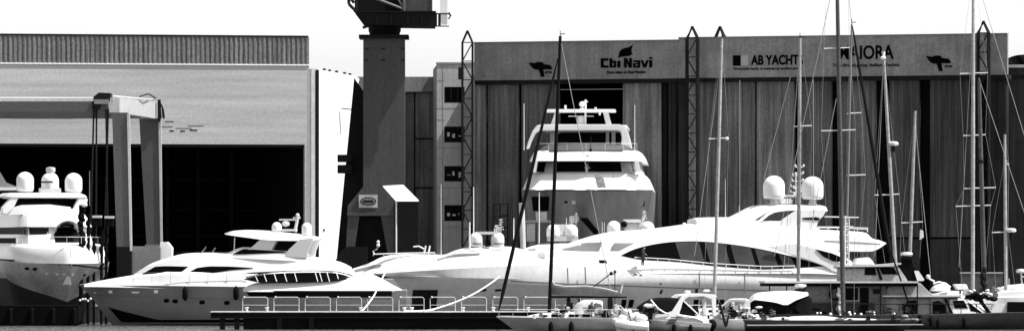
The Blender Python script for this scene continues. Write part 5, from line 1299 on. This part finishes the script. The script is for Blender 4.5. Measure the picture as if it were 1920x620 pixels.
# ------------------------------------------------------------------ B10 cruiser with arch, stern to us at right
fr = Fr(1270, 413, 14)
T = thing('cabin_cruiser', 'small cruiser with white radar arch, black canvas hood and grey hull in the foreground', 'boat', fr)
hm = hull(fr.loc(1196, 600)[0]-1.2, fr.loc(1322, 595)[0], 1.45, lambda t: fr.loc(1250, 594, -1)[1]-.05-.35*t, .9, tm=.4, trans=.95, N=18, knz=.55)
hm.build('hull', mat('cruiser_grey_hull', .30, .35, noise=.2, speck=.1), T, True, 28)
cb = ssp(fr, [(1196, 604, 588, .6, .4, .1), (1212, 602, 576, 1.0, .75, .2), (1240, 602, 573, 1.2, .95, .2), (1268, 604, 584, 1.25, 1.1, .15), (1300, 610, 590, 1.3, 1.2, .1), (1320, 612, 597, 1.3, 1.2, .05)], n=3)
cb.build('cabin', mat('cruiser_cabin', .46, .4, noise=.1), T, True, 40)
for s_ in (-1, 1):
    MB().prism(fr.pts([(1246, 598), (1255, 590), (1277, 556), (1284, 551.5), (1308, 549), (1334, 551), (1341, 556), (1343, 592), (1336, 592), (1333, 560), (1318, 555), (1290, 556.5), (1282, 562), (1272, 590), (1266, 598)], -1.15), s_*1.15-.07, s_*1.15+.07).build('radar_arch', WHITE, T, bevel=.03)
MB().prism(fr.pts([(1282, 554), (1308, 549.5), (1334, 551.5), (1336, 556), (1310, 554), (1288, 558)], 0), -1.07, 1.07).build('arch_top', WHITE, T)
cv = ssp(fr, [(1198, 583, 574, .6, .5, .05), (1222, 586, 560, .95, .8, .15), (1245, 588, 558, 1.05, .9, .2), (1268, 588, 559, 1.05, .9, .2), (1276, 588, 562, 1.0, .85, .1)], n=2); cv.build('canvas_hood', CANVAS, T, True, 40)
MB().prism(fr.pts([(1275, 590), (1280, 563), (1304, 587), (1302, 592)], -1.18), -1.2, -1.15).build('side_curtain', CANVAS, T)
mb = MB(); mb.tube([fr.p3(1220, 561, -1.1), fr.p3(1234, 578, -1.2), fr.p3(1247, 586, -1.2), fr.p3(1256, 588, -1.2)], .06, 6); mb.tube([fr.p3(1281, 563, -1.2), fr.p3(1308, 588, -1.2)], .05, 6); mb.build('hood_bow', WHITE, T, True)
mb = MB(); mb.tube([fr.p3(1270, 590, -1.25), fr.p3(1288, 593, -1.3), fr.p3(1303, 595, -1.3)], .09, 6); mb.tube([fr.p3(1303, 595, -1.3), fr.p3(1318, 601, -1.3), fr.p3(1321, 614, -1.3)], .07, 6); mb.build('gunwale_trim', WHITE, T, True)
mb = MB()
for k in range(5): mb.box(fr.loc(1247-2.4*k, 0)[0], fr.loc(1262-2.4*k, 0)[0], -1.47, -1.40, fr.loc(1250, 593.5+k*3)[1]-.03, fr.loc(1250, 593.5+k*3)[1]+.02)
mb.build('boarding_step', DARKM, T)
mb = MB(); mb.ball(fr.p3(1216, 573, -.9), .28, 1.4, 1, .6); mb.build('horseshoe_buoy', WHITE, T, True)
mb = MB(); mb.box(fr.loc(1206, 0)[0], fr.loc(1213, 0)[0], -1.35, -1.2, fr.loc(1210, 604)[1], fr.loc(1210, 582)[1]); mb.build('side_bag', BLACK, T)
mb = MB(); 
for a, b_ in ((1289, 546), (1325, 544)): mb.ball(fr.p3(a, b_, 0), .16, 1.5, 1, .45)
mb.build('arch_lamp', WHITE, T, True)
MB().box(fr.loc(1304, 0)[0], fr.loc(1308, 0)[0], -.1, .1, fr.loc(1306, 549)[1], fr.loc(1306, 541)[1]).build('horn', BLACK, T)
fender(fr, 1264, 606, 632, -1.6, T, .15); fender(fr, 1295, 607, 632, -1.6, T, .15)
ob = MB(); ob.ball(fr.p3(1334, 608, -.2), .34, 1, 1, 1.1); ob.tube([fr.p3(1334, 608, -.2), fr.p3(1336, 632, -.2)], .14, 8); ob.build('outboard_engine', BLACK, T, True)
CL += [(T, fr, 1205, 1245, 575, 592, -1.2, 8, 5), (T, fr, 1285, 1330, 578, 600, -1.0, 12, 6)]
# small dinghy with white bags
fr = Fr(1184, 409, 8)
T = thing('dinghy', 'small white inflatable dinghy with a thin dark pole, between sailing boat and cruiser', 'boat', fr)
hm = MB()
path = [fr.p3(1152, 600, .2), fr.p3(1158, 605, -.5), fr.p3(1175, 608, -.62), fr.p3(1215, 612, -.62)]; hm.tube(path, [.18, .26, .28, .24], 10)
path = [fr.p3(1152, 600, .2), fr.p3(1158, 603, .8), fr.p3(1215, 608, .9)]; hm.tube(path, [.18, .26, .24], 10); hm.build('hull', WHITE, T, True)
ss([(fr.loc(1156, 0)[0], -.15, .55, .3, .3, .1), (fr.loc(1214, 0)[0], -.15, .5, .6, .6, .1)], 2).build('floor', WHITE2, T)
mb = MB(); rn = random.Random(3)
for a, b_ in ((1168, 596), (1180, 592), (1193, 590), (1203, 597), (1176, 584), (1188, 598)): mb.ball(fr.p3(a, b_, rn.uniform(-.3, .3)), rn.uniform(.22, .36), 1.2, 1, .9, 10, 6)
mb.build('covered_gear', WHITE, T, True)
mb = MB(); mb.tube([fr.p3(1177, 576, -.3), fr.p3(1183, 604, -.5)], .035, 6); mb.tube([fr.p3(1184, 613, -.7), fr.p3(1192, 611, -.7), fr.p3(1186, 622, -.7)], .06, 6); mb.build('oar', DARKM, T)
mb = MB(); mb.tube([fr.p3(1158, 575, 0), fr.p3(1163, 572, 0), fr.p3(1170, 580, 0), fr.p3(1172, 592, 0)], .03, 6); mb.build('handle', STEEL, T)

# low white boat with gear between cruiser and covered boat
fr = Fr(1370, 419, 5)
T = thing('motor_boat', 'open white boat with raked windscreen and cluttered cockpit right of the small cruiser', 'boat', fr)
hull(fr.loc(1300, 600)[0], fr.loc(1425, 600)[0], 1.3, flat(fr.loc(1370, 598, -1.2)[1]), .8, N=14).build('hull', HULLW, T, True, 28)
cb = ssp(fr, [(1302, 602, 594, .5, .3, .1), (1320, 602, 588, .9, .7, .15), (1345, 602, 586, 1.1, .9, .2), (1385, 602, 588, 1.15, 1.0, .2), (1420, 602, 592, 1.15, 1.0, .1)], n=2); cb.build('deck', WHITE, T, True, 40)
cb = ssp(fr, [(1348, 590, 579, .7, .6, .05), (1366, 590, 562, .9, .7, .1), (1374, 590, 559, .95, .75, .1), (1400, 590, 560, .95, .75, .1), (1404, 590, 566, .9, .7, .1)], n=2); cb.build('windscreen', mat('clear_screen', .38, .15, noise=.25), T, True, 40)
MB().tube([fr.p3(1350, 577, -.8), fr.p3(1370, 561, -.85), fr.p3(1400, 560, -.85)], .05, 6).build('screen_frame', WHITE, T)
mb = MB(); rn = random.Random(11)
for k in range(16): mb.box(*(lambda x, z, w, h: (x, x+w, -1.2+rn.uniform(-.05, .3), -.6, z, z+h))(*fr.loc(rn.uniform(1362, 1418), rn.uniform(590, 602)), rn.uniform(.06, .35), rn.uniform(.08, .3)))
mb.tube([fr.p3(1349, 566, -1.3), fr.p3(1356, 592, -1.3), fr.p3(1361, 612, -1.3)], .09, 6); mb.tube([fr.p3(1356, 592, -1.3), fr.p3(1366, 591, -1.3), fr.p3(1362, 610, -1.3)], .07, 6)
mb.build('deck_gear', DARKM, T)
for k in range(8): MB().ball(fr.p3(rn.uniform(1330, 1420), rn.uniform(588, 600), -1.1), rn.uniform(.08, .2), 1.4, 1, .8, 8, 5).build('cushion', WHITE2, T, True)

CL += [(T, fr, 1345, 1425, 574, 604, -1.15, 30, 7)]
# covered boat B13
fr = Fr(1460, 422, 4)
T = thing('motor_boat', 'white topped motor boat under a black canvas cover beside the trawler stern', 'boat', fr)
hull(fr.loc(1395, 600)[0], fr.loc(1520, 600)[0], 1.5, flat(fr.loc(1460, 589, -1.4)[1]), .9, N=14).build('hull', HULLD, T, True, 28)
cb = ssp(fr, [(1403, 592, 566, .9, .7, .1), (1420, 592, 560, 1.1, 1.0, .1), (1455, 592, 560, 1.2, 1.1, .1), (1485, 592, 558, 1.2, 1.1, .1), (1513, 592, 556, 1.2, 1.1, .15), (1516, 592, 572, 1.1, 1.0, .1)], n=2); cb.build('canvas_cover', CANVAS, T, True, 40)
cb = ssp(fr, [(1399, 571, 570, .9, .8, .03), (1410, 562, 556, 1.1, 1.0, .08), (1420, 562, 549.5, 1.2, 1.0, .15), (1450, 566, 546.5, 1.3, 1.05, .2), (1470, 571, 546, 1.3, 1.05, .2), (1488, 562, 545.5, 1.3, 1.05, .2), (1512, 553, 548, 1.2, 1.05, .1)], n=3); cb.build('hardtop', WHITE, T, True, 40)
cb = ssp(fr, [(1480, 575, 570, .9, .8, .1), (1487, 578, 556, 1.3, 1.1, .2), (1500, 590, 551, 1.4, 1.2, .3), (1512, 590, 552, 1.4, 1.2, .3), (1519, 590, 560, 1.3, 1.1, .2)], n=2); cb.build('rolled_canvas', CANVAS, T, True, 50)
mb = MB(); mb.lathe(fr.loc(1500, 0)[0], -.3, [(.05, fr.loc(1500, 543)[1]), (.4, fr.loc(1500, 535.5)[1]), (.38, fr.loc(1500, 533)[1]), (.05, fr.loc(1500, 531.5)[1])], 14); mb.build('radar_scanner', WHITE, T, True)
mb = MB(); mb.tube([fr.p3(1500, 548, -.3), fr.p3(1500, 541, -.3)], .35, 8); mb.build('radar_foot', BLACK, T)
mb = MB(); mb.lathe(fr.loc(1427, 0)[0], -1.25, [(.05, fr.loc(1427, 604)[1]), (.5, fr.loc(1427, 602)[1]), (.42, fr.loc(1427, 592)[1]), (.05, fr.loc(1427, 588)[1])], 14); mb.build('covered_engine', GREYP, T, True)
mb = MB(); mb.tube([fr.p3(1468, 570, -1.45), fr.p3(1478, 570, -1.45)], .05, 6); mb.build('handle', WHITE, T)

# ------------------------------------------------------------------ B11 wooden trawler
fr = Fr(1660, 430.5, 3)
T = thing('trawler', 'old wooden trawler with long flat canopy, wheelhouse and dark hull', 'boat', fr)
B = 2.3
hm = hull(fr.loc(1990, 590)[0], fr.loc(1435, 590)[0], B, lambda t: fr.loc(1700, 589.5, -B)[1]+.25*(1-t)**3, 1.6, tm=.35, trans=.85, N=26, knz=.7)
hm.build('hull', mat('trawler_dark_hull', .05, .5, noise=.35, speck=.25), T, True, 28); hv = hm.bvh()
def hb2(a0, a1, r0, r1, y0, y1, m_, nm, bevel=0, label=None): return MB().box(fr.loc(a0, 0, y0)[0], fr.loc(a1, 0, y0)[0], y0, y1, fr.loc(a0, r1, y0)[1], fr.loc(a0, r0, y0)[1]).build(nm, m_, T, bevel=bevel, label=label)
hb2(1512, 1662, 534, 590, -1.75, 1.75, WOODD, 'deckhouse')
hb2(1434, 1722, 526.5, 530, -2.25, 2.25, WHITE2, 'canopy_roof')
hb2(1436, 1720, 530.2, 536, -2.2, 2.2, BLACK, 'canopy_valance')
MB().prism(fr.pts([(1560, 528), (1700, 528), (1662, 525)], -2.28), -2.3, -1.8).build('canopy_trim', WHITE2, T) if 0 else None
mb = MB()
for a in (1443, 1475, 1508, 1560, 1651, 1720): mb.tube([fr.p3(a, 590, -2.1), fr.p3(a, 530, -2.1)], .05, 6)
mb.build('canopy_post', DARKM, T)
hb2(1514, 1640, 566, 590, -1.79, -1.755, mat('tarpaulin_dark', .022, .8, noise=.3), 'spray_cloth')
hb2(1585, 1609, 539, 562, -1.81, -1.77, GLASS, 'window'); 
mb = MB(); mb.box(fr.loc(1583, 0, -1.8)[0], fr.loc(1611, 0, -1.8)[0], -1.80, -1.765, fr.loc(1583, 564, -1.8)[1], fr.loc(1583, 537.5, -1.8)[1]); mb.build('window_frame', WOOD, T)
hb2(1613, 1629, 539, 589, -1.83, -1.76, BLACK, 'door')
hb2(1637, 1652, 541, 550, -1.82, -1.76, DARKM, 'lantern_box')
x, z = fr.loc(1566, 549.5, -1.85); n = 24; mb = MB(); P = [(x+.37*math.cos(2*math.pi*k/n), -1.9, z+.4*math.sin(2*math.pi*k/n)) for k in range(n+1)]; mb.tube(P, .075, 8); mb.build('lifebuoy', BLACK, T, True)
mb = MB(); rn = random.Random(4)
for k in range(9): mb.ball(fr.p3(1573+rn.uniform(-2, 4), 541+k*5.2, -2.0), rn.uniform(.1, .2), 1, 1, 1.3, 8, 5)
mb.build('hung_fender', WHITE2, T)
# forward house with sloping trunk
fh = ssp(fr, [(1655, 592, 551, 1.7, 1.6, .05), (1662, 592, 530, 1.7, 1.6, .05), (1700, 592, 530, 1.7, 1.55, .05), (1722, 592, 531, 1.7, 1.5, .05), (1736, 592, 545, 1.65, 1.5, .05), (1745, 592, 551, 1.6, 1.5, .05)], n=1); fh.build('forward_house', WOOD, T)
hb2(1655, 1800, 553, 556, -1.95, 1.95, WHITE2, 'forward_roof_edge'); hb2(1656, 1800, 556.1, 558, -1.9, 1.9, BLACK, 'roof_shadow_batten')
hb2(1745, 1775, 558.1, 590, -1.7, 1.7, WOOD, 'forward_house_wall')
for a, a1 in ((1694, 1719), (1749, 1775)):
    P = [(a, 590), (a1, 590)]; 
    if a == 1694: P = [(1693, 590), (1695, 573), (1702, 563), (1718, 562), (1720, 590)]
    else: P = [(1749, 590), (1749, 565), (1760, 563), (1770, 568), (1775, 580), (1775, 590)]
    MB().prism(fr.pts(P, -1.75), -1.80, -1.71).build('dark_opening', BLACK, T)
MB().prism(fr.pts([(1770, 559), (1774, 559), (1789, 590), (1784, 590)], -1.8), -1.86, -1.72).build('raked_post', BLACK, T)
ck = ssp(fr, [(1776, 590, 559, 1.5, 1.4, .05), (1790, 590, 559, 1.5, 1.35, .1), (1812, 590, 560, 1.5, 1.35, .1), (1832, 590, 574, 1.45, 1.3, .1), (1852, 590, 588, 1.3, 1.2, .02)], n=1); ck.build('foredeck_trunk', WHITE, T); cv = ck.bvh()
patch(cv, fr.pts([(1786, 563), (1807, 562)], -1.4), fr.pts([(1790, 577), (1815, 577)], -1.4), 5, 2, .03, .03, fallback=-1.4).build('trunk_window', GLASS, T)
patch(cv, fr.pts([(1815, 566), (1822, 570)], -1.4), fr.pts([(1820, 582), (1846, 588)], -1.4), 5, 2, .03, .03, fallback=-1.4).build('trunk_window', GLASS, T)
MB().prism(fr.pts([(1826, 552), (1834, 552), (1862, 590), (1854, 590)], -1.3), -1.36, -1.2).build('raked_post', BLACK, T)
hb2(1858, 1889, 568, 588, -1.0, -.9, WALLW, 'bulwark_board'); hb2(1889, 1990, 565, 590, -1.2, -1.0, BLACK, 'bow_tarpaulin')
mb = MB(); rn = random.Random(8)
for k in range(26): 
    a = rn.uniform(1812, 1866); mb.ball(fr.p3(a, 560-rn.uniform(0, 14)+abs(a-1838)*.25, rn.uniform(-1.3, -.6)), rn.uniform(.1, .24), 1.3, 1, .8, 8, 5)
mb.build('anchor_gear', DARKM, T)
for k in range(8): a = rn.uniform(1818, 1862); MB().ball(fr.p3(a, 552-rn.uniform(0, 8), -1.35), rn.uniform(.08, .16), 1.3, 1, .8, 8, 5).build('float', WHITE2, T)
mb = MB(); P = [fr.p3(a, 569, -2.15) for a in (1512, 1600, 1700, 1800, 1858)]; mb.tube(P, .035, 6)
for a in range(1512, 1860, 29): mb.tube([fr.p3(a, 591, -2.15), fr.p3(a, 569, -2.15)], .03, 5)
mb.build('side_railing', DARKM, T)
for k in range(14): a = rn.uniform(1480, 1740); MB().ball(fr.p3(a, rn.uniform(585, 591), -2.2), rn.uniform(.05, .11), 1, 1, 1, 8, 5).build('rail_fitting', WHITE, T)
for a, b_ in ((1759, 609), (1745, 604), (1725, 600), (1808, 606)): fender(fr, a, b_-12, b_+8, -2.45, T, .13)
# wheelhouse
wh_ = ssp(fr, [(1573, 528, 500.5, 1.35, 1.3, .05), (1640, 528, 499, 1.4, 1.3, .05), (1672, 528, 498, 1.4, 1.3, .05), (1681, 528, 500, 1.35, 1.25, .05), (1697, 528, 524, 1.3, 1.25, .02)], n=1); wh_.build('wheelhouse', WOOD, T); wv = wh_.bvh()
MB().prism(fr.pts([(1571, 500), (1571, 496.5), (1640, 496), (1668, 494), (1690, 492), (1690, 495), (1672, 499)], -1.6), -1.6, 1.6).build('wheelhouse_roof', WHITE2, T)
hb2(1572, 1672, 500.2, 502.3, -1.55, 1.55, BLACK, 'roof_shadow_batten')
patch(wv, fr.pts([(1622, 502.5), (1641, 502.5)], -1.4), fr.pts([(1621, 515), (1643, 515.5)], -1.4), 4, 2, .04, .03, fallback=-1.35).build('window', GLASS, T)
patch(wv, fr.pts([(1649, 502), (1676, 501)], -1.4), fr.pts([(1655, 514), (1684, 513.5)], -1.4), 4, 2, .04, .03, fallback=-1.35).build('window', GLASS, T)
MB().prism(fr.pts([(1643, 501), (1647, 501), (1655, 524), (1650, 524)], -1.45), -1.5, -1.38).build('raked_post', BLACK, T)
MB().prism(fr.pts([(1600, 496.5), (1606, 484), (1630, 481.5), (1636, 488), (1641, 496.5)], -.8), -.8, .8).build('life_raft', WHITE, T, bevel=.06)
MB().prism(fr.pts([(1693, 522), (1686, 500), (1692, 480), (1709, 480), (1712, 498), (1735, 526), (1698, 526)], -.9), -.9, .5).build('engine_casing', BLACK, T, bevel=.05)
MB().prism(fr.pts([(1714, 507), (1722, 507), (1733, 523), (1731, 526), (1720, 526)], -1.0), -1.05, -.8).build('white_panel', WHITE, T)
mb = MB(); x, z = fr.loc(1700, 476, -.7); mb.lathe(x, -.7, [(.36, z-.10), (.42, z), (.36, z+.12), (.1, z+.15)], 16); mb.build('radar_scanner', WHITE2, T, True)
MB().box(x-.4, x+.4, -1.0, -.4, fr.loc(1700, 485, -.7)[1], z-.125).build('radar_foot', DARKM, T)
mb = MB(); mb.tube([fr.p3(1584, 500, -.9), fr.p3(1585, 404, -.9)], .07, 6); mb.tube([fr.p3(1591, 500, -.9), fr.p3(1592, 408, -.9)], .05, 6)
for k, b_ in enumerate(range(408, 500, 11)): mb.tube([fr.p3(1584, b_, -.9), fr.p3(1592, b_, -.9)], .04, 5)
mb.tube([fr.p3(1546, 406, -.9), fr.p3(1610, 407.5, -.9)], .05, 6); mb.tube([fr.p3(1582, 424, -.9), fr.p3(1600, 425, -.9)], .05, 6); mb.build('signal_mast', WHITE2, T)
CL += [(T, fr, 1515, 1650, 578, 590, -1.9, 10, 8), (T, fr, 1660, 1760, 580, 592, -2.0, 10, 9), (T, fr, 1800, 1870, 545, 560, -1.2, 14, 10)]
# dark foremast of the trawler
MB().tube([fr.p3(1847, 555, -.2), fr.p3(1843, 440, -.2), fr.p3(1836, 150, -.2)], [.17, .16, .11], 10).build('foremast', ALUD, T, True, 60)
mb = MB(); mb.ball(fr.p3(1839, 302, -.2), .22, 1, 1, .8); mb.build('mast_light', DARKM, T, True)
mb = MB()
for k in range(7): mb.ball(fr.p3(1844+rn.uniform(-3, 3), 505+k*6, -.5), rn.uniform(.12, .25), 1, 1, 1.4, 8, 5)
mb.build('coiled_halyard', DARKM, T)
MB().tube([fr.p3(1640, 440, -1.9) if 0 else fr.p3(1670, 470, -1.9), fr.p3(1701, 560, -2.1), fr.p3(1713, 588, -2.2)], .06, 6).build('dark_stay', BLACK, T)

# ------------------------------------------------------------------ white boats beyond the trawler bow
def lowboat(a0, a1, sheer, D, yaw, label, m_=HULLW, top=None, B=1.4, bow=1):
    fr = Fr((a0+a1)/2, D, yaw); T = thing('motor_boat', label, 'boat', fr)
    xa, xb_ = fr.loc(a0, 600)[0], fr.loc(a1, 600)[0]
    hull(xb_ if bow > 0 else xa, xa if bow > 0 else xb_, B, flat(fr.loc((a0+a1)/2, sheer, -B)[1]), .8, N=14).build('hull', m_, T, True, 28)
    if top: ssp(fr, top, n=2).build('deck', WHITE2, T, True, 40)
    return T, fr
T, fr = lowboat(1728, 1832, 556, 452, 2, 'white boat with long low deck just beyond the trawler forward roof', top=[(1740, 560, 552, .6, .5, .1), (1765, 560, 546, 1.1, .9, .2), (1800, 560, 545, 1.2, 1.0, .2), (1828, 560, 548, 1.1, .9, .1)], bow=-1)
mb = MB(); mb.tube([fr.p3(1738, 517, -.9), fr.p3(1744, 523, -.9), fr.p3(1752, 527, -.9)], .07, 6); mb.ball(fr.p3(1740, 518, -.9), .15); mb.tube([fr.p3(1750, 531, -1), fr.p3(1760, 528, -1), fr.p3(1773, 531, -1), fr.p3(1782, 538, -1)], .08, 6); mb.build('stern_rail', WHITE, T, True)
t = ssp(fr, [(1744, 545, 543, .3, .2, .05), (1752, 545, 535, .6, .5, .2), (1765, 545, 532, .7, .55, .25), (1777, 545, 534, .6, .5, .2), (1781, 545, 541, .4, .3, .1)], n=2); t.build('upturned_dinghy', WHITE, T, True, 50)
MB().prism(fr.pts([(1788, 532), (1812, 531.5), (1816, 542), (1795, 543)], -.6), -.7, .5).build('deck_box', WHITE, T, bevel=.05)
T, fr = lowboat(1842, 1935, 557, 450, -3, 'white boat with shallow cockpit at the right edge beyond the trawler bow', top=[(1850, 563, 556, .9, .8, .1), (1870, 563, 548, 1.1, .9, .15), (1895, 563, 543, 1.2, 1.0, .2), (1935, 563, 541, 1.2, 1.0, .2)], bow=-1)
T, fr = lowboat(1868, 1990, 540, 470, 0, 'white hull with pale canopy cut by the right edge behind the short radar mast', top=[(1872, 545, 541, .9, .8, .1), (1890, 545, 534, 1.2, 1.0, .15), (1930, 545, 532, 1.2, 1.0, .2), (1985, 545, 533, 1.2, 1.0, .2)], bow=-1)
mb = MB(); x, z = fr.loc(1915, 508, -.5); mb.lathe(x, -.5, [(.35, z-.12), (.42, z), (.35, z+.14), (.05, z+.18)], 14); mb.tube([(x, -.5, z-.1), (x, -.5, z-.7)], .06, 6); mb.build('radar_scanner', WHITE2, T, True)
x0, z0_ = fr.loc(1915, 517, -.5); 
mb = MB(); mb.tube([fr.p3(1916, 534, -.6), fr.p3(1917, 518, -.6), fr.p3(1960, 518, -.6)], .05, 6); mb.tube([fr.p3(1915, 534, .6), fr.p3(1916, 518, .6), fr.p3(1960, 518, .6)], .05, 6); mb.build('canopy_frame', WHITE, T)

def clutter(T, fr, a0, a1, r0, r1, yl, n, seed, names=('coiled_rope', 'deck_bag', 'winch', 'folded_canvas')):
    rn = random.Random(seed)
    for k in range(n):
        a, b_ = rn.uniform(a0, a1), rn.uniform(r0, r1); nm = rn.choice(names); m_ = rn.choice((DARKM, DARKM, WHITE2, GREYP, CANVAS, WHITE) if seed < 8 or seed > 9 else (DARKM, DARKM, GREYP, CANVAS, WOODD)); y = yl+rn.uniform(-.05, .35); p = fr.p3(a, b_, y)
        if nm == 'coiled_rope':
            r = rn.uniform(.10, .2); P = [(p.x+r*math.cos(q*.7), y+.5*r*math.sin(q*.7), p.z+.015*q) for q in range(26)]; MB().tube(P, .028, 5).build(nm, m_, T, True)
        elif nm == 'winch': MB().lathe(p.x, y, [(.09, p.z-.1), (.06, p.z), (.07, p.z+.1), (.1, p.z+.13), (.02, p.z+.15)], 10).build(nm, m_, T, True)
        elif nm == 'deck_bag': MB().ball(p, rn.uniform(.09, .17), rn.uniform(1.2, 2.4), 1, rn.uniform(.4, .8), 10, 6).build(nm, m_, T, True)
        else:
            w = rn.uniform(.12, .38); h = rn.uniform(.08, .25); MB().prism([(p.x-w, p.z-h), (p.x+w, p.z-h*.8), (p.x+w*.8, p.z+h*.5), (p.x+w*.1, p.z+h), (p.x-w*.7, p.z+h*.6)], y-.12, y+.12).build(nm, m_, T, bevel=.03)
for T, fr, a0, a1, r0, r1, yl, n, sd in CL: clutter(T, fr, a0, a1, r0, r1, yl, n, sd)

# ================================================================== CAMERA, LIGHT
cam = bpy.data.cameras.new('camera'); co = bpy.data.objects.new('camera', cam); C.objects.link(co)
co.location = (0, 0, CH); co.rotation_euler = (R(90), 0, 0)
cam.sensor_width = 36; cam.lens = FL/1920*36; cam.shift_y = (YH-310)/1920; cam.clip_start = 1; cam.clip_end = 20000
bpy.context.scene.camera = co
EL, AZ = 60.0, 14.0     # elevation; degrees in front of the facade line, from the right
to_sun = Vector((math.cos(R(EL))*math.cos(R(AZ)), -math.cos(R(EL))*math.sin(R(AZ)), math.sin(R(EL))))
sl = bpy.data.lights.new('sun', 'SUN'); sl.energy = 4.2; sl.angle = R(.5); sl.color = (1, 1, 1)
so_ = bpy.data.objects.new('sun', sl); C.objects.link(so_); so_.rotation_euler = to_sun.to_track_quat('Z', 'Y').to_euler(); so_.location = (50, 300, 100)
HZB = 1.72
w = bpy.data.worlds.new('World'); bpy.context.scene.world = w; w.use_nodes = True
nt = w.node_tree; N = nt.nodes; L = nt.links; bg = N['Background']
sky = N.new('ShaderNodeTexSky'); sky.sky_type = 'NISHITA'; sky.sun_disc = False; sky.sun_elevation = R(EL)
sky.sun_rotation = math.atan2(to_sun.x, to_sun.y); sky.air_density = 1.0; sky.dust_density = 2.0; sky.ozone_density = 1.0
bw = N.new('ShaderNodeRGBToBW'); L.new(sky.outputs[0], bw.inputs[0])
# pale haze band low over the horizon, all the way round
tc = N.new('ShaderNodeTexCoord'); sp_ = N.new('ShaderNodeSeparateXYZ'); L.new(tc.outputs['Generated'], sp_.inputs[0])
mr = N.new('ShaderNodeMapRange'); mr.inputs[1].default_value = 0; mr.inputs[2].default_value = .30; mr.inputs[3].default_value = HZB; mr.inputs[4].default_value = 1.0
L.new(sp_.outputs['Z'], mr.inputs[0])
mm_ = N.new('ShaderNodeMath'); mm_.operation = 'MULTIPLY'; L.new(bw.outputs[0], mm_.inputs[0]); L.new(mr.outputs[0], mm_.inputs[1]); L.new(mm_.outputs[0], bg.inputs['Color'])
bg.inputs['Strength'].default_value = .11
sc = bpy.context.scene
sc.view_settings.view_transform = 'Standard'; sc.view_settings.look = 'None'; sc.view_settings.exposure = .9; sc.view_settings.gamma = 1
sc.render.engine = 'CYCLES'
